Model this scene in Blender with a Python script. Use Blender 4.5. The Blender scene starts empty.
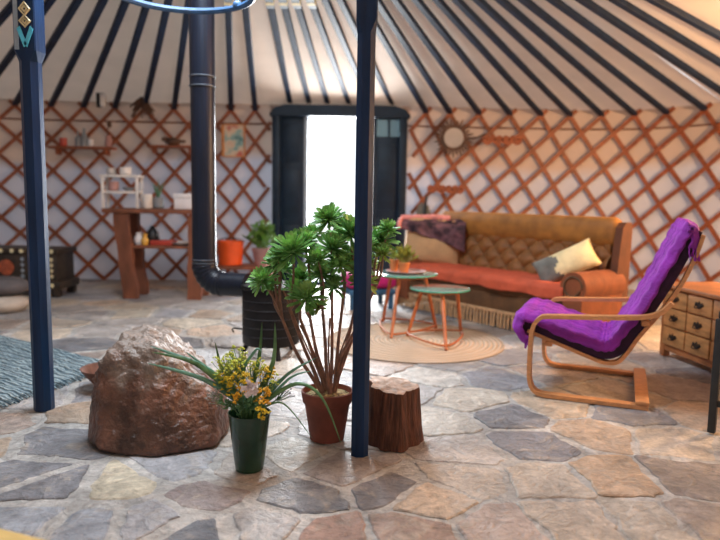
import bpy, bmesh, math, random
from mathutils import Vector, Matrix, noise
random.seed(7)
PI = math.pi
C = bpy.context.scene.collection
S = bpy.context.scene

# ------------------------------------------------------------------ camera
CAMZ = 1.10; F = 640.0
PITCH = math.atan(72 / 640.0); ROLL = 0.0165
fwd = Vector((0, math.cos(PITCH), -math.sin(PITCH)))
up0 = Vector((0, math.sin(PITCH), math.cos(PITCH))); r0 = Vector((1, 0, 0))
RT = r0 * math.cos(ROLL) + up0 * math.sin(ROLL)
UP = up0 * math.cos(ROLL) - r0 * math.sin(ROLL)
CAM = Vector((0, 0, CAMZ))
def ray(px, py):
    return fwd * F + RT * (px - 360) + UP * (270 - py)
def fl(px, py, z=0.0):
    d = ray(px, py); t = (z - CAMZ) / d.z
    return CAM + d * t
def at(px, py, Y):
    d = ray(px, py); return CAM + d * (Y / d.y)
def proj(p):
    v = Vector(p) - CAM; k = F / v.dot(fwd)
    return 360 + v.dot(RT) * k, 270 - v.dot(UP) * k

cd = bpy.data.cameras.new('camera'); cam = bpy.data.objects.new('camera', cd); C.objects.link(cam)
cd.sensor_width = 36; cd.lens = F / 720 * 36
M3 = Matrix((RT, UP, -fwd)).transposed()
cam.matrix_world = Matrix.Translation(CAM) @ M3.to_4x4()
cd.dof.use_dof = True; cd.dof.focus_distance = 2.75; cd.dof.aperture_fstop = 1.5
cd.clip_start = 0.05
S.camera = cam

# ------------------------------------------------------------------ materials
def pmat(name, col, var=.18, scale=7, rough=.6, bump=.15, bscale=60, metal=0, spec=.5, stretch=(1,1,1),
         col2=None, detail=5, transl=0, sheen=0, dist=.01, attr=None, coat=0):
    m = bpy.data.materials.new(name); m.use_nodes = True
    nt = m.node_tree; N = nt.nodes; L = nt.links
    b = N['Principled BSDF']; out = N['Material Output']
    tc = N.new('ShaderNodeTexCoord'); mp = N.new('ShaderNodeMapping'); mp.inputs['Scale'].default_value = stretch
    L.new(tc.outputs['Object'], mp.inputs['Vector'])
    n1 = N.new('ShaderNodeTexNoise'); n1.inputs['Scale'].default_value = scale; n1.inputs['Detail'].default_value = detail
    L.new(mp.outputs['Vector'], n1.inputs['Vector'])
    rmp = N.new('ShaderNodeValToRGB')
    c = Vector(col); c2 = Vector(col2) if col2 else c
    lo = c * (1 - var); hi = c2 * (1 + var)
    rmp.color_ramp.elements[0].position = .32; rmp.color_ramp.elements[1].position = .68
    rmp.color_ramp.elements[0].color = (*lo, 1); rmp.color_ramp.elements[1].color = (*[min(1, x) for x in hi], 1)
    L.new(n1.outputs['Fac'], rmp.inputs['Fac'])
    colsock = rmp.outputs['Color']
    if attr:
        a = N.new('ShaderNodeAttribute'); a.attribute_name = attr
        mx = N.new('ShaderNodeMix'); mx.data_type = 'RGBA'; mx.blend_type = 'MULTIPLY'; mx.inputs[0].default_value = 1
        L.new(a.outputs['Color'], mx.inputs[6]); L.new(colsock, mx.inputs[7]); colsock = mx.outputs[2]
    L.new(colsock, b.inputs['Base Color'])
    b.inputs['Roughness'].default_value = rough; b.inputs['Metallic'].default_value = metal
    b.inputs['Specular IOR Level'].default_value = spec
    if coat: b.inputs['Coat Weight'].default_value = coat; b.inputs['Coat Roughness'].default_value = .15
    if sheen:
        b.inputs['Sheen Weight'].default_value = sheen
        b.inputs['Sheen Tint'].default_value = (*[min(1, x * 1.6 + .1) for x in col], 1)
    if bump:
        n2 = N.new('ShaderNodeTexNoise'); n2.inputs['Scale'].default_value = bscale; n2.inputs['Detail'].default_value = 4
        L.new(mp.outputs['Vector'], n2.inputs['Vector'])
        bp = N.new('ShaderNodeBump'); bp.inputs['Strength'].default_value = bump; bp.inputs['Distance'].default_value = dist
        L.new(n2.outputs['Fac'], bp.inputs['Height']); L.new(bp.outputs['Normal'], b.inputs['Normal'])
    if transl:
        t = N.new('ShaderNodeBsdfTranslucent'); L.new(colsock, t.inputs['Color'])
        ms = N.new('ShaderNodeMixShader'); ms.inputs[0].default_value = transl
        L.new(b.outputs[0], ms.inputs[1]); L.new(t.outputs[0], ms.inputs[2]); L.new(ms.outputs[0], out.inputs['Surface'])
    return m

def canvas_wall_mat():
    # lining: pale cloth below, beige felt band above
    m = pmat('wall_cloth', (.78,.76,.76), .06, 3, .9, .25, 12, transl=.09, dist=.02)
    nt = m.node_tree; N = nt.nodes; L = nt.links
    tc = N.new('ShaderNodeTexCoord'); sp = N.new('ShaderNodeSeparateXYZ'); L.new(tc.outputs['Object'], sp.inputs[0])
    nz = N.new('ShaderNodeTexNoise'); nz.inputs['Scale'].default_value = 1.6
    ad = N.new('ShaderNodeMath'); ad.operation = 'MULTIPLY_ADD'; ad.inputs[1].default_value = .5
    L.new(nz.outputs['Fac'], ad.inputs[0]); L.new(sp.outputs['Z'], ad.inputs[2])
    r = N.new('ShaderNodeMapRange'); r.inputs['From Min'].default_value = 1.72; r.inputs['From Max'].default_value = 1.86
    L.new(ad.outputs[0], r.inputs['Value'])
    mx = N.new('ShaderNodeMix'); mx.data_type = 'RGBA'
    mx.inputs[6].default_value = (.55,.57,.66,1); mx.inputs[7].default_value = (.56,.44,.37,1)
    L.new(r.outputs[0], mx.inputs[0])
    b = N['Principled BSDF']; L.new(mx.outputs[2], b.inputs['Base Color'])
    for n in N:
        if n.type == 'BSDF_TRANSLUCENT': L.new(mx.outputs[2], n.inputs['Color'])
    return m

def wave_mat(name, c1, c2, scale, direction='X', kind='BANDS', dist=.5, rough=.85, bump=.5, bdist=.01, sheen=0, nscale=3):
    m = bpy.data.materials.new(name); m.use_nodes = True
    nt = m.node_tree; N = nt.nodes; L = nt.links; b = N['Principled BSDF']
    tc = N.new('ShaderNodeTexCoord'); w = N.new('ShaderNodeTexWave'); w.wave_type = kind
    if kind == 'BANDS': w.bands_direction = direction
    else: w.rings_direction = direction
    w.inputs['Scale'].default_value = scale; w.inputs['Distortion'].default_value = dist; w.inputs['Detail'].default_value = 2
    w.inputs['Detail Scale'].default_value = 1.3
    L.new(tc.outputs['Object'], w.inputs['Vector'])
    n = N.new('ShaderNodeTexNoise'); n.inputs['Scale'].default_value = nscale; n.inputs['Detail'].default_value = 6
    L.new(tc.outputs['Object'], n.inputs['Vector'])
    av = N.new('ShaderNodeMath'); av.operation = 'MULTIPLY_ADD'; av.inputs[1].default_value = .45
    L.new(w.outputs['Fac'], av.inputs[0])
    sc = N.new('ShaderNodeMath'); sc.operation = 'MULTIPLY'; sc.inputs[1].default_value = .6
    L.new(n.outputs['Fac'], sc.inputs[0]); L.new(sc.outputs[0], av.inputs[2])
    r = N.new('ShaderNodeValToRGB'); r.color_ramp.elements[0].color = (*c1,1); r.color_ramp.elements[1].color = (*c2,1)
    r.color_ramp.elements[0].position = .2; r.color_ramp.elements[1].position = .75
    L.new(av.outputs[0], r.inputs['Fac']); L.new(r.outputs[0], b.inputs['Base Color'])
    b.inputs['Roughness'].default_value = rough; b.inputs['Sheen Weight'].default_value = sheen
    bp = N.new('ShaderNodeBump'); bp.inputs['Strength'].default_value = bump; bp.inputs['Distance'].default_value = bdist
    L.new(w.outputs['Fac'], bp.inputs['Height']); L.new(bp.outputs[0], b.inputs['Normal'])
    return m

def glass_mat(name, col, rough=.03, alpha_mix=0, dark=None):
    m = bpy.data.materials.new(name); m.use_nodes = True
    b = m.node_tree.nodes['Principled BSDF']
    b.inputs['Base Color'].default_value = (*col, 1); b.inputs['Transmission Weight'].default_value = 1 - alpha_mix
    b.inputs['Roughness'].default_value = rough; b.inputs['IOR'].default_value = 1.45
    return m

MT = dict(
    cloth=canvas_wall_mat(),
    roof=pmat('roof_canvas', (.74,.61,.51), .05, 2.5, .9, .2, 9, transl=.15, dist=.02),
    navy=pmat('navy_paint', (.006,.017,.045), .3, 9, .55, .1, 30, spec=.25, stretch=(1,1,.2)),
    post=pmat('blue_post_paint', (.004,.026,.085), .25, 9, .38, .12, 30, spec=.3, stretch=(3,3,.3)),
    door=pmat('door_paint', (.005,.016,.034), .3, 9, .45, .1, 30, spec=.3),
    cyan=pmat('cyan_paint', (.10,.62,.92), .15, 40, .5, 0),
    cream=pmat('cream_paint', (.75,.68,.42), .2, 40, .5, 0),
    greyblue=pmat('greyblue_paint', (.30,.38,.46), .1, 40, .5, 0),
    lattice=pmat('lattice_wood', (.25,.074,.030), .3, 14, .5, .2, 60, spec=.4),
    hoop=pmat('hoop_blue', (.03,.095,.21), .3, 20, .45, .2, 50),
    pipe=pmat('pipe_enamel', (.005,.008,.017), .4, 12, .36, .4, 10, spec=.35, stretch=(9,9,.25), dist=.006),
    iron=pmat('stove_iron', (.007,.006,.007), .3, 14, .5, .2, 60, spec=.25),
    ironlight=pmat('stove_band', (.03,.027,.03), .3, 14, .4, .2, 60, metal=.4),
    steel=pmat('joint_steel', (.13,.15,.18), .25, 30, .4, .1, 60, metal=.7),
    green=pmat('vase_green', (.012,.048,.027), .3, 10, .22, .15, 20, spec=.6),
    terra=pmat('terracotta', (.19,.052,.032), .3, 9, .7, .25, 50),
    terra2=pmat('terracotta_light', (.62,.22,.07), .2, 9, .65, .2, 50),
    soil=pmat('soil', (.14,.08,.04), .8, 70, .95, 1, 90, col2=(.42,.32,.16), dist=.02),
    stem=pmat('plant_stem', (.24,.13,.095), .35, 25, .7, .5, 90),
    leaf=pmat('aeonium_leaf', (.11,.34,.08), .35, 18, .30, .1, 40, spec=.6, col2=(.24,.50,.15), transl=.2),
    leafy=pmat('aeonium_young_leaf', (.32,.46,.09), .35, 18, .32, .1, 40, spec=.6, transl=.12),
    leafheart=pmat('aeonium_heart_leaf', (.24,.50,.13), .3, 18, .30, .1, 40, spec=.6, col2=(.36,.62,.20), transl=.2),
    blade=pmat('strap_leaf_green', (.06,.18,.05), .4, 12, .4, .2, 30, col2=(.14,.30,.13), transl=.1),
    bluegreen=pmat('strap_leaf_bluegreen', (.18,.42,.31), .3, 12, .4, .2, 30, transl=.1),
    yflower=pmat('yellow_flower', (.75,.55,.03), .2, 30, .7, 0),
    yglime=pmat('lime_flower', (.55,.60,.08), .2, 30, .7, 0),
    oflower=pmat('orange_flower', (.80,.44,.03), .2, 30, .7, 0),
    wflower=pmat('white_flower', (.85,.76,.75), .12, 30, .7, 0),
    wsprig=pmat('grey_sprig', (.45,.42,.40), .2, 30, .7, 0),
    bark=pmat('stump_bark', (.115,.042,.022), .55, 10, .75, .6, 18, stretch=(6,6,.8), dist=.03),
    stumptop=pmat('stump_top', (.40,.27,.19), .45, 12, .6, .8, 40, col2=(.55,.42,.34), dist=.02),
    jute=wave_mat('jute_braid', (.42,.30,.20), (.60,.46,.34), 9, 'Z', 'RINGS', .3, .95, .8, .012),
    bluerug=wave_mat('blue_rag_weave', (.030,.085,.125), (.36,.46,.50), 12, 'Y', 'BANDS', 4.5, .95, .9, .02, nscale=9),
    wood=pmat('orange_wood', (.45,.12,.03), .25, 10, .45, .15, 40, stretch=(5,5,1)),
    chairwood=pmat('bent_birch', (.55,.25,.10), .2, 10, .38, .1, 40, stretch=(2,6,6), spec=.5),
    purple=pmat('purple_throw_cloth', (.24,.018,.34), .25, 9, .8, .5, 70, sheen=.5, dist=.015),
    purpledark=pmat('dark_cushion_cloth', (.03,.008,.035), .3, 20, .85, .4, 70),
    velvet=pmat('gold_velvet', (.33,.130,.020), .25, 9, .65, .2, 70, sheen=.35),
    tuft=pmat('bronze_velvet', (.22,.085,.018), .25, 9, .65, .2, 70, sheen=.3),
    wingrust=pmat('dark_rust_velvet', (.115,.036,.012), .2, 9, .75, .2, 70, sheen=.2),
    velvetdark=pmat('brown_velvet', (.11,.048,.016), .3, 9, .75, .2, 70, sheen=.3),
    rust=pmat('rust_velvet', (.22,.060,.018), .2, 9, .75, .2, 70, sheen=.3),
    fringe=pmat('fringe_tan', (.52,.30,.15), .25, 30, .9, .3, 90),
    orange=pmat('orange_blanket_cloth', (.50,.085,.035), .15, 9, .85, .4, 60, sheen=.25),
    tan=pmat('tan_cushion_cloth', (.50,.31,.15), .12, 8, .85, .3, 80, sheen=.2),
    shawl=pmat('dark_shawl_cloth', (.035,.016,.028), .6, 14, .85, .4, 50, col2=(.11,.05,.06)),
    pink=pmat('pink_hem', (.75,.28,.25), .2, 14, .85, .3, 50),
    sunlit_cream=pmat('painted_sunlight_cloth', (.80,.68,.38), .2, 8, .8, .3, 60),  # sunlit part of the right sofa cushion, light put into the colour
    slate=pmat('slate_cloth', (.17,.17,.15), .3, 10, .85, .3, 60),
    magenta=pmat('magenta_cloth', (.50,.012,.16), .2, 9, .85, .3, 60),
    blueseat=pmat('blue_cloth', (.03,.10,.19), .25, 9, .8, .3, 60),
    glass=glass_mat('green_glass', (.50,.72,.66), .04, .30),
    glassedge=pmat('glass_edge', (.05,.42,.26), .2, 20, .15, 0, spec=.8),
    pane=glass_mat('door_pane', (.16,.25,.28), .1, .45),
    mirror=pmat('mirror_glass', (.70,.68,.64), .05, 4, .08, 0, metal=1),
    darkwood=pmat('dark_carved_wood', (.085,.040,.022), .4, 12, .6, .5, 40),
    carved=pmat('red_carved_wood', (.30,.085,.032), .4, 25, .6, .7, 60),
    drawer=pmat('drawer_wood', (.42,.21,.075), .3, 8, .5, .3, 40, stretch=(1,1,4)),
    chestwood=pmat('chest_wood', (.33,.125,.042), .3, 8, .5, .2, 40),
    black=pmat('black_metal', (.010,.010,.010), .3, 20, .45, .1, 50),
    blackwood=pmat('black_wood', (.015,.017,.019), .3, 14, .5, .1, 50),
    rustic=pmat('rustic_table_wood', (.19,.065,.032), .35, 8, .7, .5, 30, stretch=(1,1,.4)),
    white=pmat('white_paint', (.72,.68,.64), .08, 12, .55, .1, 50),
    ceramic=pmat('white_ceramic', (.80,.78,.78), .05, 12, .25, 0),
    greyc=pmat('grey_ceramic', (.22,.24,.26), .15, 12, .4, 0),
    goldc=pmat('gold_ceramic', (.70,.40,.08), .15, 12, .35, 0),
    redc=pmat('red_glaze', (.42,.05,.03), .2, 12, .4, 0),
    bucket=pmat('orange_plastic', (.80,.10,.015), .15, 6, .4, .05, 20),
    pinkc=pmat('dusty_pink_clay', (.40,.22,.20), .2, 8, .7, .2, 40),
    herbyellow=pmat('yellow_herb_leaf', (.34,.34,.04), .3, 10, .55, .1, 40, transl=.2),
    herb=pmat('herb_leaf', (.14,.30,.05), .4, 10, .55, .1, 40, transl=.15),
    cactus=pmat('cactus_green', (.08,.17,.10), .3, 20, .6, .2, 40),
    rock=None, stone=None, grout=None,
    painted=pmat('painted_chest_black', (.030,.022,.016), .4, 20, .5, .15, 40),
    medal=pmat('painted_medallion', (.30,.07,.03), .4, 20, .5, 0),
    rusty=pmat('rusty_iron', (.13,.055,.035), .5, 14, .75, .5, 50),
    pebgrey=pmat('grey_pouf_cloth', (.10,.09,.095), .25, 8, .9, .3, 50),
    pebbeige=pmat('beige_pouf_cloth', (.48,.42,.36), .2, 8, .9, .3, 50),
    greybag=pmat('grey_bag_cloth', (.16,.16,.14), .2, 8, .85, .3, 50),
    palewood=pmat('pale_yellow_wood', (.62,.44,.14), .15, 6, .5, .15, 30, stretch=(1,6,6)),
    rope=pmat('dark_rope', (.16,.07,.05), .3, 40, .9, .4, 90),
    ground=pmat('pale_gravel', (.75,.74,.70), .08, 3, .95, .3, 30),
)

# ------------------------------------------------------------------ mesh helpers
class MB:
    def __init__(s): s.bm = bmesh.new()
    def merge(s, b2, mat=None):
        if mat is not None: bmesh.ops.transform(b2, matrix=mat, verts=b2.verts)
        me = bpy.data.meshes.new('tmp'); b2.to_mesh(me); b2.free(); s.bm.from_mesh(me); bpy.data.meshes.remove(me)
        return s
    def box(s, x0, x1, y0, y1, z0, z1, r=0.0, seg=2, mat=None):
        b = bmesh.new(); bmesh.ops.create_cube(b, size=1)
        bmesh.ops.scale(b, vec=(x1-x0, y1-y0, z1-z0), verts=b.verts)
        bmesh.ops.translate(b, vec=((x0+x1)/2, (y0+y1)/2, (z0+z1)/2), verts=b.verts)
        if r > 0: bmesh.ops.bevel(b, geom=b.edges[:], offset=r, segments=seg, profile=.5, affect='EDGES')
        return s.merge(b, mat)
    def lathe(s, prof, n=24, c=(0,0,0), mat=None, cap=True):
        b = bmesh.new(); rings = []
        for r, z in prof:
            rings.append([b.verts.new((c[0]+r*math.cos(2*PI*k/n), c[1]+r*math.sin(2*PI*k/n), c[2]+z)) for k in range(n)])
        for a, q in zip(rings, rings[1:]):
            for k in range(n):
                b.faces.new((a[k], a[(k+1)%n], q[(k+1)%n], q[k]))
        if cap:
            if prof[0][0] > 1e-5: b.faces.new(rings[0][::-1])
            if prof[-1][0] > 1e-5: b.faces.new(rings[-1])
        bmesh.ops.remove_doubles(b, verts=b.verts, dist=1e-6)
        bmesh.ops.recalc_face_normals(b, faces=b.faces)
        return s.merge(b, mat)
    def tube(s, pts, rad, n=8, cap=True, closed=False):
        pts = [Vector(p) for p in pts]; b = bmesh.new(); rings = []; m = len(pts)
        rf = rad if callable(rad) else (lambda t: rad)
        ref = None
        for i, p in enumerate(pts):
            if closed: t = pts[(i+1)%m] - pts[i-1]
            else: t = pts[min(i+1, m-1)] - pts[max(i-1, 0)]
            t.normalize()
            if ref is None:
                ref = t.orthogonal().normalized()
            ref = (ref - t * ref.dot(t)).normalized(); q = t.cross(ref)
            R = rf(i / (m - 1))
            rings.append([b.verts.new(p + (ref*math.cos(2*PI*k/n) + q*math.sin(2*PI*k/n)) * R) for k in range(n)])
        for a, q in (list(zip(rings, rings[1:])) + ([(rings[-1], rings[0])] if closed else [])):
            for k in range(n): b.faces.new((a[k], a[(k+1)%n], q[(k+1)%n], q[k]))
        if cap and not closed: b.faces.new(rings[0][::-1]); b.faces.new(rings[-1])
        bmesh.ops.recalc_face_normals(b, faces=b.faces)
        return s.merge(b)
    def ribbon(s, pts, sides, norms, w, t):
        """rectangular bar along pts; sides/norms per point"""
        b = bmesh.new(); rings = []
        for p, a, q in zip(pts, sides, norms):
            p = Vector(p)
            rings.append([b.verts.new(p + a*(w/2)*i + q*(t/2)*j) for i, j in ((-1,-1),(1,-1),(1,1),(-1,1))])
        for a, q in zip(rings, rings[1:]):
            for k in range(4): b.faces.new((a[k], a[(k+1)%4], q[(k+1)%4], q[k]))
        b.faces.new(rings[0][::-1]); b.faces.new(rings[-1])
        bmesh.ops.recalc_face_normals(b, faces=b.faces)
        return s.merge(b)
    def sphere(s, c, r, sx=1, sy=1, sz=1, sub=2, rot=None):
        b = bmesh.new(); bmesh.ops.create_icosphere(b, subdivisions=sub, radius=r)
        m = Matrix.Translation(c) @ (rot.to_matrix().to_4x4() if rot else Matrix()) @ Matrix.Diagonal((sx, sy, sz, 1))
        return s.merge(b, m)
    def grid(s, nu, nv, f, thick=0.0, mat=None):
        b = bmesh.new(); V = [[b.verts.new(f(i/nu, j/nv)) for j in range(nv+1)] for i in range(nu+1)]
        for i in range(nu):
            for j in range(nv): b.faces.new((V[i][j], V[i+1][j], V[i+1][j+1], V[i][j+1]))
        bmesh.ops.recalc_face_normals(b, faces=b.faces)
        if thick:
            b.normal_update(); nn = {v: v.normal.copy() for row in V for v in row}
            W_ = [[b.verts.new(v.co - nn[v]*thick) for v in row] for row in V]
            for i in range(nu):
                for j in range(nv): b.faces.new((W_[i][j], W_[i][j+1], W_[i+1][j+1], W_[i+1][j]))
            bd = [(i,0) for i in range(nu)]+[(nu,j) for j in range(nv)]+[(i,nv) for i in range(nu,0,-1)]+[(0,j) for j in range(nv,0,-1)]
            for k in range(len(bd)):
                (a,c),(d,e) = bd[k], bd[(k+1)%len(bd)]
                b.faces.new((V[a][c], V[d][e], W_[d][e], W_[a][c]))
            bmesh.ops.recalc_face_normals(b, faces=b.faces)
        return s.merge(b, mat)
    def prism(s, poly, d, mat=None):
        """poly list of (x,z), extruded along y 0..d"""
        b = bmesh.new(); A = [b.verts.new((x, 0, z)) for x, z in poly]; B = [b.verts.new((x, d, z)) for x, z in poly]
        b.faces.new(A); b.faces.new(B[::-1]); n = len(poly)
        for k in range(n): b.faces.new((A[k], B[k], B[(k+1)%n], A[(k+1)%n]))
        bmesh.ops.recalc_face_normals(b, faces=b.faces)
        return s.merge(b, mat)
    def move(s, v): bmesh.ops.translate(s.bm, vec=v, verts=s.bm.verts); return s
    def xf(s, m): bmesh.ops.transform(s.bm, matrix=m, verts=s.bm.verts); return s
    def puff(s, w, h, t, n=16, e=.55, mat=None):
        """cushion in x (w) / z (h), thickness t along y, centred"""
        b = bmesh.new()
        def P(u, v, sg):
            x = (u-.5)*2; z = (v-.5)*2
            k = max(0, (1-abs(x)**2.6)) ** e * max(0, (1-abs(z)**2.6)) ** e
            pin = 1 - .06*(1-abs(z)**2)*abs(x)**3; pin2 = 1 - .06*(1-abs(x)**2)*abs(z)**3
            return (x*w/2*pin, sg*t/2*k, z*h/2*pin2)
        for sg in (-1, 1):
            V = [[b.verts.new(P(i/n, j/n, sg)) for j in range(n+1)] for i in range(n+1)]
            for i in range(n):
                for j in range(n):
                    b.faces.new((V[i][j], V[i+1][j], V[i+1][j+1], V[i][j+1]))
        bmesh.ops.remove_doubles(b, verts=b.verts, dist=1e-5)
        bmesh.ops.recalc_face_normals(b, faces=b.faces)
        return s.merge(b, mat)

def T(loc=(0,0,0), rx=0, ry=0, rz=0):
    return Matrix.Translation(loc) @ Matrix.Rotation(rz, 4, 'Z') @ Matrix.Rotation(ry, 4, 'Y') @ Matrix.Rotation(rx, 4, 'X')
def obj(name, mb, m, parent=None, smooth=True, world=False, label=None, angle=40):
    bm = mb.bm if isinstance(mb, MB) else mb
    if world and parent is not None:
        p = parent
        while p.parent: p = p.parent
        bmesh.ops.transform(bm, matrix=p.matrix_basis.inverted(), verts=bm.verts)
    me = bpy.data.meshes.new(name); bm.to_mesh(me); bm.free()
    for x in (m if isinstance(m, (list, tuple)) else [m]): me.materials.append(MT[x] if isinstance(x, str) else x)
    if smooth:
        me.polygons.foreach_set('use_smooth', [True]*len(me.polygons))
        try: me.set_sharp_from_angle(angle=math.radians(angle))
        except Exception: pass
    o = bpy.data.objects.new(name, me); C.objects.link(o)
    if parent is not None: o.parent = parent
    if label: o['label'] = label
    return o
def thing(name, label, cat, loc=(0,0,0), rz=0, group=None):
    o = bpy.data.objects.new(name, None); C.objects.link(o); o.empty_display_size = .1
    o.location = loc; o.rotation_euler = (0,0,rz); o.matrix_basis = Matrix.Translation(loc) @ Matrix.Rotation(rz,4,'Z')
    o['label'] = label; o['category'] = cat
    if group: o['group'] = group
    return o
def solo(name, mb, m, label, cat, loc=(0,0,0), rz=0, group=None, smooth=True, angle=40):
    o = obj(name, mb, m, None, smooth, angle=angle); o.location = loc; o.rotation_euler = (0,0,rz)
    o['label'] = label; o['category'] = cat
    if group: o['group'] = group
    return o
def struct(name, mb, m, smooth=True, parent=None):
    o = obj(name, mb, m, parent, smooth); o['kind'] = 'structure'; return o
def crom(P, n, closed=False):
    P = [Vector(p) for p in P]; out = []; m = len(P)
    for i in range(m if closed else m-1):
        if closed: a, b, c, d = P[i-1], P[i], P[(i+1)%m], P[(i+2)%m]
        else: a, b, c, d = P[max(i-1,0)], P[i], P[i+1], P[min(i+2,m-1)]
        for k in range(n):
            t = k/n
            out.append(.5*((2*b) + (c-a)*t + (2*a-5*b+4*c-d)*t*t + (3*b-a-3*c+d)*t**3))
    if not closed: out.append(P[-1])
    return out
def fbm(p, o=4):
    return noise.fractal(Vector(p), 1.0, 2.0, o, noise_basis='PERLIN_ORIGINAL')
ORD = ['first','second','third','fourth','fifth','sixth','seventh','eighth','ninth','tenth','eleventh','twelfth','thirteenth','fourteenth']

# ------------------------------------------------------------------ plan of the yurt
H = 2.165
plan_pts = [(4.02,7.38),(3.46,8.02),(2.69,8.20),(1.6,8.20),(.68,8.14),(-.3,8.14),(-1.4,8.18),(-2.9,8.18),(-4.5,8.02),(-5.5,7.3),
            (-6.1,6.0),(-6.2,4.0),(-5.6,1.5),(-4,-.6),(-1,-1.7),(2,-1.3),(4.1,.5),(5.0,3.0),(4.8,5.6)]
dense = crom([(x,y,0) for x,y in plan_pts], 60, True)     # runs right -> left across the back, then round
ND = len(dense); arc = [0]
for i in range(ND): arc.append(arc[-1] + (dense[(i+1)%ND]-dense[i]).length)
LEN = arc[-1]
import bisect
def plan(s):
    s %= LEN; i = bisect.bisect_right(arc, s) - 1; i = min(i, ND-1)
    t = (s-arc[i])/(arc[i+1]-arc[i]); return dense[i].lerp(dense[(i+1)%ND], t)
def nrm(s):                                       # inward normal
    d = plan(s+.05)-plan(s-.05); n = Vector((-d.y, d.x, 0)).normalized()
    c = Vector((-.7,3.4,0)) - plan(s)
    return n if n.dot(c) > 0 else -n
def s_at_px(px, z=H):
    lo, hi = -2.2, 11.0; best = None           # s decreasing px
    for k in range(60):
        mid = (lo+hi)/2
        if proj(plan(mid) + Vector((0,0,z)))[0] > px: lo = mid
        else: hi = mid
    return lo
APEX = at(222, -238, 3.6)
SD0 = s_at_px(405, 1.2); SD1 = s_at_px(273, 1.2)  # door edges (right, left)

# floor ---------------------------------------------------------------
def inside(x, y, grow=0.0):
    c = False; j = ND-1
    for i in range(0, ND, 4):
        a = dense[i]; b = dense[j]
        if (a.y > y) != (b.y > y) and x < (b.x-a.x)*(y-a.y)/(b.y-a.y)+a.x: c = not c
        j = i
    return c
PAL = [(.40,.38,.37),(.46,.40,.34),(.34,.33,.33),(.50,.43,.35),(.38,.31,.27),(.43,.41,.40),(.30,.30,.32),(.48,.37,.28),(.55,.49,.40)]
DK = (.135,.145,.165); DK2 = (.21,.21,.225)
man = [(60,445,DK2),(18,472,DK2),(45,488,DK2),(125,484,(.62,.55,.42)),(92,525,(.36,.38,.42)),(205,492,(.33,.28,.27)),(188,538,DK),
       (305,496,DK2),(268,526,(.38,.36,.35)),(330,538,(.33,.22,.18)),(385,487,(.22,.21,.22)),(430,500,(.5,.40,.31)),(412,532,(.36,.27,.23)),
       (470,402,(.50,.45,.38)),(505,415,DK2),(528,445,(.20,.20,.22)),(468,452,(.44,.40,.37)),(560,405,(.50,.40,.30)),(602,432,(.48,.37,.28)),
       (470,478,(.48,.42,.36)),(545,480,(.52,.44,.36)),(620,478,(.50,.36,.25)),(500,528,(.40,.32,.28)),(575,520,(.48,.41,.34)),(650,520,(.47,.42,.36)),
       (690,480,(.30,.26,.24)),(665,440,(.50,.42,.34)),(440,420,(.50,.46,.40)),(290,455,(.45,.40,.34)),(145,520,(.42,.42,.44)),(15,520,(.40,.42,.46)),
       (240,470,(.40,.35,.31)),(705,520,(.42,.36,.32)),(180,466,(.38,.38,.40)),(345,470,(.33,.29,.27)),(620,395,(.46,.38,.30)),(430,375,(.60,.57,.52))]
seeds = [(fl(a,b).x, fl(a,b).y, c) for a, b, c in man]
rnd = random.Random(3)
for tr in range(16000):
    x = rnd.uniform(-6.6,5.6); y = rnd.uniform(-2,8.7)
    if not inside(x, y): continue
    if y < 2.9 and abs(x) < 1.9 and y > 1.9 and abs(x) < .56*y+.1 and rnd.random() < .93: continue
    r = rnd.uniform(.30,.46)
    if all((x-a)**2+(y-b)**2 > r*r for a, b, _ in seeds):
        k = rnd.random()
        seeds.append((x, y, DK2 if k < .09 else rnd.choice(PAL)))
fb = bmesh.new(); colL = fb.loops.layers.float_color.new('Col')
def clip(poly, n, d):
    out = []
    for i in range(len(poly)):
        a = poly[i]; b = poly[(i+1)%len(poly)]; da = a[0]*n[0]+a[1]*n[1]-d; db = b[0]*n[0]+b[1]*n[1]-d
        if da <= 0: out.append(a)
        if da*db < 0:
            t = da/(da-db); out.append((a[0]+(b[0]-a[0])*t, a[1]+(b[1]-a[1])*t))
    return out
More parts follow.
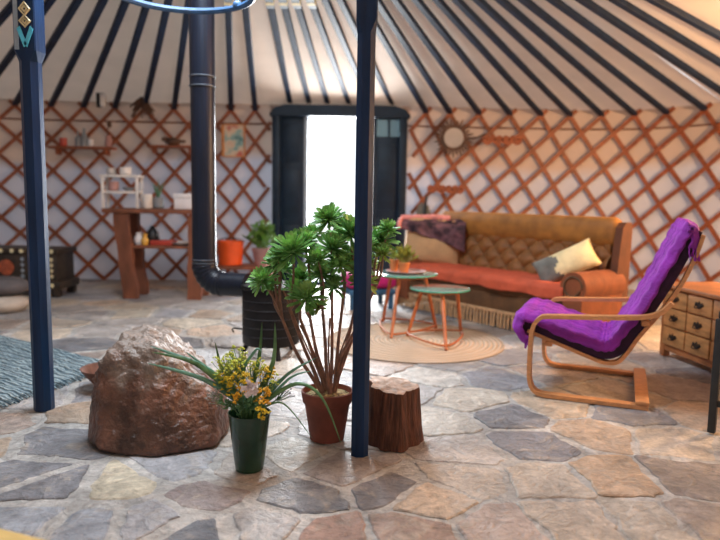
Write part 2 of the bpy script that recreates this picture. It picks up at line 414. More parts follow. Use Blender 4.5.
for si, (x, y, c) in enumerate(seeds):
    poly = [(x-.55,y-.55),(x+.55,y-.55),(x+.55,y+.55),(x-.55,y+.55)]
    g = rnd.uniform(.005,.018) + (rnd.uniform(.008,.018) if x < -.25 else 0)
    for q in seeds:
        dx, dy = q[0]-x, q[1]-y; dd = dx*dx+dy*dy
        if dd < 1e-6 or dd > 2.2: continue
        l = math.sqrt(dd); n = (dx/l, dy/l)
        poly = clip(poly, n, n[0]*x+n[1]*y + l/2 - g)
        if len(poly) < 3: break
    if len(poly) < 3: continue
    # corner cutting, then wobble
    pts = []
    m = len(poly)
    for i in range(m):
        a = Vector((*poly[i],0)); b = Vector((*poly[(i+1)%m],0)); l = (b-a).length
        a2 = a.lerp(b, min(.1, .012/max(l,.01))); b2 = a.lerp(b, 1-min(.1, .012/max(l,.01)))
        k = max(1, int(l/.035))
        for j in range(k): pts.append(a2.lerp(b2, j/k))
        pts.append(b2)
    cen = Vector((x,y,0)); ring = []
    for p in pts:
        w = .018*fbm((p.x*7, p.y*7, 3.1), 3) + .014*fbm((p.x*22, p.y*22, si*3.1), 3) - .003
        d = (p-cen); ring.append(p + d.normalized()*w)
    hz = rnd.uniform(-.003,.003); tx, ty = rnd.uniform(-.012,.012), rnd.uniform(-.012,.012)
    def zf(p): return hz + (p.x-x)*tx + (p.y-y)*ty
    o_ = [fb.verts.new((p.x,p.y,-.022)) for p in ring]
    m_ = [fb.verts.new((p.x,p.y,zf(p)-.004)) for p in ring]
    i_ = [fb.verts.new(((p-(p-cen).normalized()*.007).x,(p-(p-cen).normalized()*.007).y,zf(p))) for p in ring]
    fs = []
    n = len(ring)
    for a, b in ((o_,m_),(m_,i_)):
        for k in range(n): fs.append(fb.faces.new((a[k],a[(k+1)%n],b[(k+1)%n],b[k])))
    fs.append(fb.faces.new(i_))
    j = rnd.uniform(.85,1.15)
    for f_ in fs:
        f_.material_index = 0
        for lp in f_.loops: lp[colL] = (c[0]*j*2, c[1]*j*2, c[2]*j*2, 1)
gv = [fb.verts.new(p) for p in ((-7,-2.6,-.005),(6,-2.6,-.005),(6,8.6,-.005),(-7,8.6,-.005))]
gf = fb.faces.new(gv); gf.material_index = 1
for lp in gf.loops: lp[colL] = (1,1,1,1)

def stone_mat(name, use_attr, base, rough, spec):
    m = bpy.data.materials.new(name); m.use_nodes = True
    nt = m.node_tree; N = nt.nodes; L = nt.links; b = N['Principled BSDF']
    tc = N.new('ShaderNodeTexCoord')
    def nz(sc, det, dst=0, r=.55):
        n = N.new('ShaderNodeTexNoise'); n.inputs['Scale'].default_value = sc; n.inputs['Detail'].default_value = det
        n.inputs['Distortion'].default_value = dst; n.inputs['Roughness'].default_value = r
        L.new(tc.outputs['Object'], n.inputs['Vector']); return n.outputs['Fac']
    def rng(x, a, b_, c, d):
        r = N.new('ShaderNodeMapRange'); r.inputs['From Min'].default_value=a; r.inputs['From Max'].default_value=b_
        r.inputs['To Min'].default_value=c; r.inputs['To Max'].default_value=d; L.new(x, r.inputs['Value']); return r.outputs[0]
    def mul(a, b_):
        x = N.new('ShaderNodeMath'); x.operation='MULTIPLY'; L.new(a, x.inputs[0]); L.new(b_, x.inputs[1]); return x.outputs[0]
    def add(a, b_, k=1.0):
        x = N.new('ShaderNodeMath'); x.operation='MULTIPLY_ADD'; x.inputs[1].default_value=k; L.new(b_, x.inputs[0]); L.new(a, x.inputs[2]); return x.outputs[0]
    big = nz(2.6, 6, 1.0); mid = nz(9, 8, 1.6, .62); fine = nz(45, 8, .4, .7); patch = nz(5.5, 8, 2.2, .6)
    f = mul(mul(rng(big,.3,.7,.72,1.25), rng(mid,.3,.7,.68,1.30)), rng(fine,.3,.7,.78,1.2))
    mx = N.new('ShaderNodeMix'); mx.data_type='RGBA'; mx.blend_type='MULTIPLY'; mx.inputs[0].default_value=1
    if use_attr:
        a = N.new('ShaderNodeAttribute'); a.attribute_name='Col'
        dm = N.new('ShaderNodeMix'); dm.data_type='RGBA'; L.new(rng(patch,.52,.68,0,.65), dm.inputs[0])
        L.new(a.outputs['Color'], dm.inputs[6]); dm.inputs[7].default_value=(*[c*2.0 for c in base],1); src = dm.outputs[2]
        hs = N.new('ShaderNodeVectorMath'); hs.operation='SCALE'; hs.inputs['Scale'].default_value=.5; L.new(src, hs.inputs[0]); src = hs.outputs[0]
        L.new(src, mx.inputs[6])
    else: mx.inputs[6].default_value=(*base,1)
    cv = N.new('ShaderNodeCombineXYZ')
    for k in range(3): L.new(f, cv.inputs[k])
    L.new(cv.outputs[0], mx.inputs[7]); L.new(mx.outputs[2], b.inputs['Base Color'])
    L.new(rng(mid,.3,.7,rough-.14,rough+.14), b.inputs['Roughness']); b.inputs['Specular IOR Level'].default_value = spec
    h = add(add(rng(mid,0,1,0,1), fine, .30), patch, .6)
    bp = N.new('ShaderNodeBump'); bp.inputs['Strength'].default_value=.85; bp.inputs['Distance'].default_value=.030; L.new(h, bp.inputs['Height']); L.new(bp.outputs[0], b.inputs['Normal'])
    return m
MT['stone'] = stone_mat('flagstone', True, (.42,.36,.295), .48, .42)
MT['grout'] = stone_mat('grout', False, (.47,.45,.425), .75, .25)
struct('floor', fb, ['stone','grout'], smooth=False)
gb = MB(); gb.box(-12,12,-6,22,-.14,-.10); struct('ground', gb, 'ground', smooth=False)

# walls ---------------------------------------------------------------
def wall_sheet(s0, s1, z0=-.03, z1=H+.10):
    mb = MB(); n = max(8, int((s1-s0)/.06))
    def f(u, v):
        s = s0+(s1-s0)*u; p = plan(s) - nrm(s)*(.05+.012*fbm((s*1.3, v*4, 1)))
        return (p.x, p.y, z0+(z1-z0)*v)
    mb.grid(n, 12, f); return mb
SR = -3.3; SL = 13.6
struct('wall_right', wall_sheet(SR, SD0+.06), 'cloth')
struct('wall_left', wall_sheet(SD1-.06, SL), 'cloth')
struct('wall_back', wall_sheet(SD0-.05, SD1+.05, 2.16), 'cloth')
struct('wall_front', wall_sheet(SL, LEN+SR), 'cloth')

# roof (ceiling) : ruled from wall head to crown
CR = .85
def roof_pt(s, t, lift):
    p = plan(s) - nrm(s)*.16 + Vector((0,0,H-.005)); d = APEX - p; h = math.hypot(d.x,d.y)
    q = p + d*(t*(1-CR/h)); return (q.x, q.y, q.z+lift)
mb = MB(); mb.grid(360, 10, lambda u, v: roof_pt(u*LEN, v, .06 + .012*fbm((u*60, v*3, 2)))); struct('ceiling', mb, 'roof')

# crown
crz = APEX.z - (APEX.z-H)*CR/4.6
t = thing('skylight_ring', 'round blue wooden ring around the opening at the top of the roof', 'ring', (APEX.x,APEX.y,crz-.05))
obj('ring', MB().tube([(CR*math.cos(a*PI/24), CR*math.sin(a*PI/24), .07) for a in range(48)], .05, 8, closed=True), 'post', t)
for k in range(3):
    a = k*PI/3
    obj('spoke', MB().tube([(CR*math.cos(a)*j, CR*math.sin(a)*j, .07+.25*(1-j*j)) for j in [x/6 for x in range(-6,7)]], .025, 6), 'post', t)

# lattice -------------------------------------------------------------
left_heads = [-68,-23,15,51,83.6,115,144.5,174,203,231,255.3]
right_heads = [426,450,479,510,541,570,602,635,667,705]
over_door = [290,309,327.6,349,370,392]
sl = [s_at_px(x) for x in left_heads]; sr = [s_at_px(x) for x in right_heads]
def interp_left(i):       # i index from 0 (x=-68) rising to the right
    if i < 0: return sl[0] - i*.45
    if i >= 10: return sl[10] - (i-10)*(sl[9]-sl[10])
    k = int(i); return sl[k] + (sl[k+1]-sl[k])*(i-k)
def interp_right(i):
    if i < 0: return sr[0] - i*(sr[0]-sr[1])
    if i >= 9: return sr[9] - (i-9)*.42
    k = int(i); return sr[k] + (sr[k+1]-sr[k])*(i-k)
ZP = H/5.5
def lattice(fun, imin, imax, smin, smax, c1=1.0, c2=1.0, ZP=H/5.5, wid=.044):
    rows = H/ZP
    mb = MB()
    for sg in (1, -1):
        for k in range(int(imin)-7, int(imax)+8):
            pts = []; N = 22
            for j in range(N+1):
                a = -.16 + (rows+.16)*j/N
                s = fun(k + (c2 if sg > 0 else -c1)*a); z = H - a*ZP
                if smin <= s <= smax: pts.append((s, z))
            if len(pts) < 3: continue
            off = .016 if sg < 0 else .000
            P = [plan(s)+nrm(s)*off+Vector((0,0,max(z,.01))) for s, z in pts]; NN = [nrm(s) for s, z in pts]
            SS = []
            for j in range(len(P)):
                tt = (P[min(j+1,len(P)-1)]-P[max(j-1,0)]).normalized(); SS.append(tt.cross(NN[j]).normalized())
            mb.ribbon(P, SS, NN, wid, .013)
    return mb
lo = thing('wall_lattice', 'brown criss-cross wooden lattice left of the door', 'lattice', (-3.2,8.1,0))
obj('strips', lattice(interp_left, -5, 10.8, SD1+.02, sl[0]+2.6), 'lattice', lo, smooth=False, world=True)
ro = thing('wall_lattice', 'brown criss-cross wooden lattice right of the door behind the sofa', 'lattice', (2.6,8.1,0))
obj('strips', lattice(interp_right, -3, 17, sr[9]-2.6, SD0-.02, 1.22, .78, H/5.0, .05), 'lattice', ro, smooth=False, world=True)
# cord along the lattice heads
mb = MB(); mb.tube([plan(s)-nrm(s)*.02+Vector((0,0,H-.16)) for s in [sr[9]-2.4+(SD0-sr[9]+2.4)*k/60 for k in range(61)]], .011, 6)
solo('girth_cord', mb, 'rope', 'thin dark red cord along the top of the lattice right of the door', 'cord')
mb = MB(); mb.tube([plan(s)-nrm(s)*.02+Vector((0,0,H-.16)) for s in [SD1+(sl[0]+2-SD1)*k/60 for k in range(61)]], .011, 6)
solo('girth_cord', mb, 'rope', 'thin dark cord along the top of the lattice left of the door', 'cord')

# roof poles -----------------------------------------------------------
def pole(s, label, orn=False, zoff=0):
    p = plan(s) + nrm(s)*.0 + Vector((0,0,H+.015+zoff)); d = APEX-p; h = math.hypot(d.x,d.y)
    e = p + d*(1-(CR-.0)/h); 
    t = thing('roof_pole', label, 'roof pole', p, 0, 'dark blue roof poles')
    dr = (e-p).normalized(); side = dr.cross(Vector((0,0,1))).normalized(); n = side.cross(dr)
    pts = [p + (e-p)*k/6 for k in range(7)]
    b = MB().ribbon(pts, [side]*7, [n]*7, .062, .05)
    bmesh.ops.bevel(b.bm, geom=b.bm.edges[:], offset=.006, segments=1, affect='EDGES')
    obj('shaft', b, 'navy', t, world=True, smooth=False)
    if orn:
        # painted band near the upper end
        best = min(range(400), key=lambda k: abs(proj(p+(e-p)*k/400)[1]-1.5))
        q = p+(e-p)*best/400
        b = MB().ribbon([q-dr*.07, q+dr*.12], [side]*2, [n]*2, .068, .056)
        obj('painted_band', b, 'greyblue', t, world=True, smooth=False)
        b = MB().ribbon([q-dr*.015, q+dr*.03], [side]*2, [n]*2, .074, .062)
        obj('painted_ring', b, 'cream', t, world=True, smooth=False)
n = len(sl)
for i, s in enumerate(sl):
    pole(s, 'dark blue roof pole, %s one to the left of the door' % ORD[n-1-i], left_heads[i] in (231,))
for i, x in enumerate(over_door):
    pole(s_at_px(x), 'dark blue roof pole resting above the door, %s from the left' % ORD[i], x < 360, .10)
rs = sr + [interp_right(10), interp_right(11), interp_right(12)]
for i, s in enumerate(rs):
    pole(s, 'dark roof pole, %s one to the right of the door' % ORD[i])

# door -----------------------------------------------------------------
DY = 8.10
xl, xr = at(273,200,DY).x, at(405.5,200,DY).x
zt = at(340,107,DY).z
def X(px, py=190): return at(px,py,DY).x
d1 = bpy.data.objects.new('door_1', None); C.objects.link(d1); d1.location = ((xl+xr)/2, DY, 0); d1.matrix_basis = Matrix.Translation(d1.location)
d1['kind'] = 'structure'
xo0, xo1 = X(304), X(372); zo = at(330,117.5,DY).z
fr = MB()
fr.box(xl, xl+.10, DY-.10, DY+.08, 0, zt-.04, .012); fr.box(xr-.10, xr, DY-.10, DY+.08, 0, zt-.04, .012)
arch = [(xl-.03,zo), (xr+.03,zo), (xr+.03,zt-.10), (xr-.03,zt-.03), (xr-.16,zt+.01), (xl+.16,zt+.01), (xl+.03,zt-.03), (xl-.03,zt-.10)]
fr.prism(arch, .20, Matrix.Translation((0,DY-.11,0)))
fr.box(xl, xr, DY-.1, DY+.08, -.02, .05, .01)
obj('frame', fr, 'door', d1, world=True)
lf = MB(); lf.box(xl+.10, xo0, DY-.04, DY+.02, .05, zo+.02, .008)
w = xo0-xl-.10
o = obj('leaf', lf, 'door', d1, world=True)
pn = MB()
for z0, z1 in ((.12,.75),(.83,1.45),(1.53,1.98)): pn.box(xl+.14, xo0-.05, DY-.055, DY-.035, z0, z1, .008)
obj('panel', pn, 'door', o, world=True)
lf = MB(); z1 = at(385,120,DY).z; z0 = at(385,137,DY).z; a, b = X(375.5), X(400)
lf.box(xo1, a, DY-.04, DY+.02, .05, zo+.02, .006); lf.box(b, xr-.09, DY-.04, DY+.02, .05, zo+.02, .006)
lf.box(a, b, DY-.04, DY+.02, .05, z0, .006); lf.box(a, b, DY-.04, DY+.02, z1, zo+.02, .006)
o = obj('leaf', lf, 'door', d1, world=True)
obj('pane', MB().box(a, b, DY-.015, DY-.005, z0, z1), 'pane', o, world=True)
obj('glazing_bar', MB().box((a+b)/2-.015, (a+b)/2+.015, DY-.03, DY+.005, z0, z1), 'door', o, world=True)
pn = MB()
for q0, q1 in ((.15,.85),(.95,z0-.10)): pn.box(a+.02, b-.02, DY-.055, DY-.035, q0, q1, .008)
obj('panel', pn, 'door', o, world=True)
# open inner jamb edge catching the daylight
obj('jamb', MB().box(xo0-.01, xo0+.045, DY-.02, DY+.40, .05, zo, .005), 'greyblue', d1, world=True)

# ------------------------------------------------------------------ posts
def post(px, py, label, half, y_step, top, marks):
    p = fl(px, py); p.y += half; z_step = at(px, y_step, p.y).z
    t = thing('roof_post', label, 'post', (p.x,p.y,0))
    prof = [(half*1.05,0),(half*1.05,z_step),(half*1.1,z_step+.03)]
    b = MB()
    def octo(s, z, ch):
        k = s*ch; return [(s,k),(k,s),(-k,s),(-s,k),(-s,-k),(-k,-s),(k,-s),(s,-k)], z
    bb = bmesh.new(); rings = []
    for (pp, z) in (octo(half,0,.45), octo(half,z_step,.45), octo(half*1.16,z_step+.05,.9), octo(half*1.16,top,.9)):
        rings.append([bb.verts.new((x,y,z)) for x,y in pp])
    for a, q in zip(rings, rings[1:]):
        for k in range(8): bb.faces.new((a[k],a[(k+1)%8],q[(k+1)%8],q[k]))
    bb.faces.new(rings[0][::-1]); bb.faces.new(rings[-1]); bmesh.ops.recalc_face_normals(bb, faces=bb.faces)
    b.merge(bb)
    obj('shaft', b, 'post', t, smooth=False)
    if marks:
        y = -half*1.16
        pb = MB().box(-half*1.0, -half*.55, y-.004, y+.002, z_step+.05, top-.4, .001)
        obj('painted_field', pb, 'greyblue', t, smooth=False)
        c = MB(); z = z_step+.055; xo = half*.2
        for sg in (-1, 1):
            c.ribbon([Vector((xo+sg*half*.7,y-.006,z+.095)), Vector((xo,y-.006,z+.012))], [Vector((-sg*.75,0,.66))]*2, [Vector((0,1,0))]*2, .020, .004)
        obj('painted_chevron', c, 'cyan', t, smooth=False)
        c = MB()
        for zz, rr in ((.125,.026),(.180,.030)):
            for q1 in (1, .45):
                P = [(xo+half*.55*q1,y-.005,z+zz),(xo,y-.005,z+zz+rr*q1),(xo-half*.55*q1,y-.005,z+zz),(xo,y-.005,z+zz-rr*q1)]
                c.tube(P, .006, 5, closed=True)
        obj('painted_knot', c, 'cream', t)
        c = MB()
        for zz in (.25,.32,.39):
            c.tube([(xo+half*.55*math.cos(a)*(1-a/14), y-.005, z+zz+.034*math.sin(a)*(1-a/14)) for a in [k*PI/8 for k in range(24)]], .008, 5)
        obj('painted_scroll', c, 'cyan', t)
    return t
post(40, 412, 'blue wooden roof post at the left with painted scrolls near its top', .045, 63, 3.0, True)
post(359.5, 458, 'dark blue roof post in the middle, just left of the wooden stump', .0365, 34, 3.05, False)

# ------------------------------------------------------------------ stove and pipe
sp_ = fl(267, 362); sx, sy = sp_.x, sp_.y+.20
t = thing('wood_stove', 'black round iron wood stove behind the potted succulent', 'stove', (sx, sy, 0))
R = .198
st = MB(); st.lathe([(R*.97,.09),(R,.10),(R,.46),(R*.97,.47)], 40)
obj('body', st, 'iron', t)
obj('top_plate', MB().lathe([(0,.468),(R*1.04,.468),(R*1.06,.48),(R*1.04,.50),(0,.502)], 40), 'iron', t)
bd = MB()
for z in (.155,.215,.275,.335,.395): bd.lathe([(R,z),(R+.004,z+.002),(R+.004,z+.005),(R,z+.007)], 40, cap=False)
obj('rib', bd, 'ironlight', t)
for k in range(3):
    a = k*2*PI/3 + .9
    obj('leg', MB().tube([(R*.8*math.cos(a),R*.8*math.sin(a),.10),(R*1.05*math.cos(a),R*1.05*math.sin(a),0.006)], .018, 8), 'iron', t)
obj('handle', MB().tube([(-R*.98,-.05,.19),(-R-.05,-.07,.20),(-R-.06,-.07,.19),(-R-.05,-.06,.17)], .006, 6), 'iron', t)
pz = .50
pc = at(204.5, 270, sy+.12); ppx, ppy = pc.x, sy+.12
t = thing('stove_pipe', 'glossy black stove pipe rising from the stove with an elbow bend', 'stove pipe', (ppx, ppy, pz-.1))
PR = .083
z_el = at(205,283,ppy).z; ztop = 3.1; zs = at(203,83,ppy).z
er = .14
obj('lower_pipe', MB().lathe([(PR,z_el+er),(PR,zs)], 36, c=(ppx,ppy,0)), 'pipe', t, world=True)
obj('upper_pipe', MB().lathe([(PR*1.04,zs-.03),(PR*1.04,ztop)], 36, c=(ppx,ppy,0)), 'pipe', t, world=True)
jr = MB()
for dz in (-.03,.035): jr.lathe([(PR*1.03,zs+dz),(PR*1.10,zs+dz+.003),(PR*1.10,zs+dz+.009),(PR*1.03,zs+dz+.012)], 36, c=(ppx,ppy,0), cap=False)
obj('joint_ring', jr, 'steel', t, world=True)
dirx = Vector((sx-ppx, sy-ppy, 0)).normalized()
el = []
for k in range(13):
    a = k/12*PI/2; el.append(Vector((ppx,ppy,z_el+er)) + dirx*er*(1-math.cos(a)) - Vector((0,0,1))*er*math.sin(a))
# pleats
ep = []
for k in range(41):
    a = k/40*PI/2; ep.append(Vector((ppx,ppy,z_el+er)) + dirx*er*(1-math.cos(a)) - Vector((0,0,1))*er*math.sin(a))
obj('elbow', MB().tube(ep, lambda u: PR*(1.03+.05*(1 if int(u*14)%2 else 0)), 28), 'pipe', t, world=True)
end = Vector((sx,sy,z_el)) - dirx*(R*.90)
obj('flue_collar', MB().tube([ep[-1], ep[-1].lerp(end,.5), end], PR, 28), 'pipe', t, world=True)
rr = MB()
for dz in (0,.022): rr.lathe([(PR*1.0,z_el+er+dz),(PR*1.07,z_el+er+dz+.003),(PR*1.07,z_el+er+dz+.007),(PR,z_el+er+dz+.01)], 36, c=(ppx,ppy,0), cap=False)
obj('elbow_ring', rr, 'steel', t, world=True)

# hanging hoop in front of the pipe
hc = at(192, 13, 3.90); hx, hy, hz = at(181,13,3.5).x, 3.50, at(192,12,3.90).z
t = thing('hanging_hoop', 'light blue hoop hanging high in front of the stove pipe', 'hoop', (hx,hy,hz))
obj('ring', MB().tube([(.38*math.cos(a*PI/24), .38*math.sin(a*PI/24), 0) for a in range(48)], .018, 8, closed=True), 'hoop', t)
for k, a in enumerate((PI*.28, PI*.95, PI*1.6)):
    e = Vector((.38*math.cos(a), .38*math.sin(a), 0))
    obj('cord', MB().tube([e, e*.85+Vector((0,0,.65))], .007, 6), 'hoop', t)
    obj('knot', MB().sphere(e+Vector((0,0,.012)), .028, sub=2), 'hoop', t)

# ------------------------------------------------------------------ boulder
def rock_mat():
    m = pmat('boulder_stone', (.075,.034,.022), .5, 6, .40, 1, 26, col2=(.17,.080,.052), detail=9, dist=.03, spec=.5)
    nt = m.node_tree; N = nt.nodes; L = nt.links; b = N['Principled BSDF']
    # grey crust with shape of its own
    tc = N.new('ShaderNodeTexCoord'); n = N.new('ShaderNodeTexNoise'); n.inputs['Scale'].default_value = 4; n.inputs['Detail'].default_value = 10; n.inputs['Distortion'].default_value = 1.2
    L.new(tc.outputs['Object'], n.inputs['Vector'])
    sp = N.new('ShaderNodeSeparateXYZ'); L.new(tc.outputs['Object'], sp.inputs[0])
    # a diagonal crust zone: upper right and the left edge
    e1 = N.new('ShaderNodeMath'); e1.operation='MULTIPLY_ADD'; e1.inputs[1].default_value=1.6; L.new(sp.outputs['Z'], e1.inputs[0]); 
    L.new(n.outputs['Fac'], e1.inputs[2])
    r = N.new('ShaderNodeMapRange'); r.inputs['From Min'].default_value=.66; r.inputs['From Max'].default_value=.86
    L.new(e1.outputs[0], r.inputs['Value'])
    old = b.inputs['Base Color'].links[0].from_socket
    mx = N.new('ShaderNodeMix'); mx.data_type='RGBA'; L.new(r.outputs[0], mx.inputs[0]); L.new(old, mx.inputs[6]); mx.inputs[7].default_value=(.26,.205,.17,1)
    L.new(mx.outputs[2], b.inputs['Base Color'])
    return m
MT['rock'] = rock_mat()
bc = at(155,401,2.90)
planes = [((-.957,0,.29),.238),((-.80,-.55,.25),.262),((.09,0,.99),.305),((.70,.1,.70),.240),((.98,0,.17),.305),((.62,-.1,-.78),.325),
          ((-.05,-.93,.37),.235),((.45,-.80,.40),.250),((0,.95,.2),.30),((-.5,.8,.2),.30),((-.55,-.1,.83),.330),((.6,.75,.1),.31)]
planes.append(((0,0,-1), bc.z-.002))
planes = [(Vector(n).normalized(), d) for n, d in planes]
b = bmesh.new(); bmesh.ops.create_icosphere(b, subdivisions=6, radius=1)
for v in b.verts:
    u = v.co.normalized(); acc = 0
    for n_, d in planes:
        k = n_.dot(u)
        if k > .05: acc += (k/d)**26
    r = acc**(-1/26) if acc > 0 else .35
    p = u*r
    crust = min(1, max(0, (p.z+.02)*4 + .6*fbm(p*5,3)))
    r += .020*fbm(p*4+Vector((3,1,2)), 5) + crust*.034*(abs(fbm(p*11, 5))-.25) + crust*.012*abs(fbm(p*34,3)) + .004*fbm(p*30,3)
    # a light vein ridge across the front
    p = u*r
    p.z = max(p.z, -(bc.z-.0)+.004*fbm(p*9,2)+.002)
    v.co = p
bmesh.ops.recalc_face_normals(b, faces=b.faces)
o = solo('boulder', b, 'rock', 'large reddish brown boulder lying on the stone floor at the left', 'boulder', (bc.x,bc.y,bc.z), angle=180)
# vein
# rusty bowl half hidden behind the boulder
q = fl(108,388)
solo('rusty_bowl', MB().lathe([(.05,.003),(.06,.003),(.10,.06),(.135,.115),(.145,.118),(.140,.108),(.10,.055),(.055,.014),(0,.012)], 30), 'rusty',
     'rusty brown bowl sticking out behind the left side of the boulder', 'bowl', (q.x,q.y,0.004))

# ------------------------------------------------------------------ rugs
Ka, Kb, Kc, Kd = Vector((-1.57,4.02,0)), Vector((-2.02,2.74,0)), Vector((-4.05,4.0,0)), Vector((-3.7,5.42,0))
ang = math.atan2((Kd-Ka).y, (Kd-Ka).x)
org = (Ka+Kb+Kc+Kd)/4; inv = T(org, rz=ang).inverted()
def rg(u, v):
    p = (Ka.lerp(Kd,u)).lerp(Kb.lerp(Kc,u), v); p.x += .012*fbm((u*8,v*8,0)); p.y += .012*fbm((u*8,v*8,5))
    p.z = .012 + .006*(1+fbm((u*14, v*14, 3))) + .003*math.sin(v*150)
    return inv @ p
t = thing('woven_rug', 'grey-blue woven rag rug at the left beneath the blue post', 'rug', (org.x,org.y,0), ang)
obj('weave', MB().grid(70, 110, rg, .010), 'bluerug', t)
fg = MB()
for k in range(110):
    v = k/109; a = rg(0,v); d = (rg(0,v)-rg(.05,v)); d.z = 0; d.normalize()
    fg.tube([a+Vector((0,0,-.004)), a+d*.025+Vector((0,0,-.006)), a+d*.05+Vector((random.uniform(-.01,.01),random.uniform(-.01,.01),-.012))], .004, 4)
o = obj('edge_tassels', fg, 'bluerug', t); o['kind'] = 'stuff'

rcx, rcy, RR = .435, 4.87, .665
def jr_(u, v):
    r = RR*u; a = 2*PI*v
    return (r*math.cos(a), r*math.sin(a), .014+.0025*math.sin(u*2*PI*18))
t = thing('jute_rug', 'round beige braided jute rug beneath the two side tables', 'rug', (rcx,rcy,0))
obj('braid', MB().lathe([(0,.014)]+[(RR*k/150, .0115+.0020*math.cos(k/150*2*PI*30)) for k in range(1,151)]+[(RR+.004,.006),(RR,.0)], 72), 'jute', t, angle=180)
obj('rim_braid', MB().tube([((RR+.004)*math.cos(a*PI/36),(RR+.004)*math.sin(a*PI/36),.009) for a in range(72)], .0085, 8, closed=True), 'jute', t)

# ------------------------------------------------------------------ stump
q = fl(394, 451); stx, sty = q.x-.006, q.y+.125
bb = bmesh.new(); NN_ = 72; rings = []
ht = .262
lob = [.012*math.sin(3*a+.6)+.010*math.sin(5*a+1.9)+.006*math.sin(9*a) for a in [2*PI*k/NN_ for k in range(NN_)]]
for j in range(15):
    z = ht*j/14; row = []
    for k in range(NN_):
        a = 2*PI*k/NN_
        r = .110 + lob[k]*.8 + .016*(1-j/14)**2*(1+.5*math.cos(a+.4)) + .006*fbm((math.cos(a)*5, math.sin(a)*5, z*3), 4)
        if j == 14: r -= .004
        row.append(bb.verts.new((r*math.cos(a), r*math.sin(a), z + (.012*math.cos(a-2.4) + .004*fbm((math.cos(a)*6,math.sin(a)*6,9)) if j >= 13 else 0))))
    rings.append(row)
for a, q_ in zip(rings, rings[1:]):
    for k in range(NN_): bb.faces.new((a[k],a[(k+1)%NN_],q_[(k+1)%NN_],q_[k]))
bb.faces.new(rings[0][::-1])
t = thing('tree_stump', 'short brown tree stump stool to the right of the middle post', 'stump', (stx,sty,0))
top = [v.co.copy() for v in rings[-1]]
obj('bark', bb, 'bark', t, angle=60)
def tp(u, v):
    k = v*NN_; i = int(k)%NN_; p = top[i].lerp(top[(i+1)%NN_], k-int(k)); c = Vector((0,0,ht))
    w = c.lerp(p, u); w.z += .004*fbm((w.x*30,w.y*30,1),3)*(1 if u < .98 else 0); return w
obj('cut_top', MB().grid(14, NN_, tp), 'stumptop', t, angle=180)

# ------------------------------------------------------------------ potted succulent
q = fl(326, 445); px_, py_ = q.x, q.y+.08
t = thing('potted_succulent', 'tall branching green succulent in a terracotta pot left of the middle post', 'potted plant', (px_,py_,0))
obj('pot', MB().lathe([(.074,.002),(.078,.004),(.104,.175),(.112,.178),(.118,.215),(.119,.228),(.111,.230),(.107,.200),(.0,.198)], 44), 'terra', t)
def so(u, v):
    r = .108*u; a = 2*PI*v; return (r*math.cos(a), r*math.sin(a), .205+.018*(1-u)+.008*fbm((r*30*math.cos(a), r*30*math.sin(a), 0),3))
obj('soil', MB().grid(8, 32, so), 'soil', t)
rnd = random.Random(11)
def leafmesh(mb, base, d, n, L, W, th=.0035, curl=.25):
    """spatulate fleshy leaf from base along d with up-normal n"""
    d = d.normalized(); side = d.cross(n).normalized(); n = side.cross(d).normalized()
    b = bmesh.new(); rows = []
    for tt, w in ((0,.22),(.3,.42),(.58,.82),(.80,1.0),(.93,.70),(1.0,.12)):
        c = base + d*L*tt + n*(L*curl*tt*tt)
        ww = W*w/2
        rows.append([b.verts.new(c - side*ww + n*ww*.35), b.verts.new(c), b.verts.new(c + side*ww + n*ww*.35), b.verts.new(c - n*th*2.2*(1-tt*.6))])
    for a, q in zip(rows, rows[1:]):
        b.faces.new((a[0],a[1],q[1],q[0])); b.faces.new((a[1],a[2],q[2],q[1]))
        b.faces.new((a[2],a[3],q[3],q[2])); b.faces.new((a[3],a[0],q[0],q[3]))
    b.faces.new(rows[-1])
    mb.merge(b)
def rosette(center, axis, R, n=34):
    mb = MB(); mc = MB(); axis = axis.normalized(); e1 = axis.orthogonal().normalized(); e2 = axis.cross(e1)
    for i in range(n):
        f_ = (i+.5)/n; a = i*2.39996 + rnd.uniform(-.12,.12)
        el = (1-f_)**1.1 * 1.30 - .45*f_**3 + rnd.uniform(-.14,.14)       # inner leaves stand up
        out = e1*math.cos(a)+e2*math.sin(a)
        d = out*math.cos(el)+axis*math.sin(el); nn = axis*math.cos(el)-out*math.sin(el)
        L = R*(.30+.70*f_**.55)*rnd.uniform(.86,1.10)
        leafmesh(mc if f_ < .38 else mb, center + axis*(R*.26*(1-f_)-.14*R) + out*R*.05, d, nn, L, L*.22*rnd.uniform(.85,1.15)+R*.025, curl=rnd.uniform(-.02,.20))
    return mb, mc
PD = py_
ros = [(328,218,17,.05,0),(351,232,21,-.06,0),(333,247,19,-.10,0),(293,250,25,-.10,0),(381,238,17,.06,0),(383,252,12,.0,1),(262,279,16,-.08,0),
       (307,296,19,-.14,0),(321,272,16,-.04,0),(364,280,15,-.02,1),(282,268,13,.06,0),(349,256,14,.05,0),(312,233,13,.12,0),(300,277,15,.05,0),(368,262,12,.08,1),(341,226,13,.12,0),(275,262,14,-.02,0),(318,306,11,.0,1),(305,240,15,-.04,0),(318,258,14,-.12,0),(340,262,15,-.10,0),(365,245,14,.0,0),(279,255,13,-.08,0),(334,285,13,-.05,0),(295,288,13,-.02,0),(388,228,12,.02,0),(356,270,13,-.06,1),(271,284,11,.02,0)]
forks = {}
base_pts = [Vector((px_+dx, py_+dy, .21)) for dx, dy in ((-.02,0),(.012,-.02),(.03,.015),(-.005,.03),(.02,.0))]
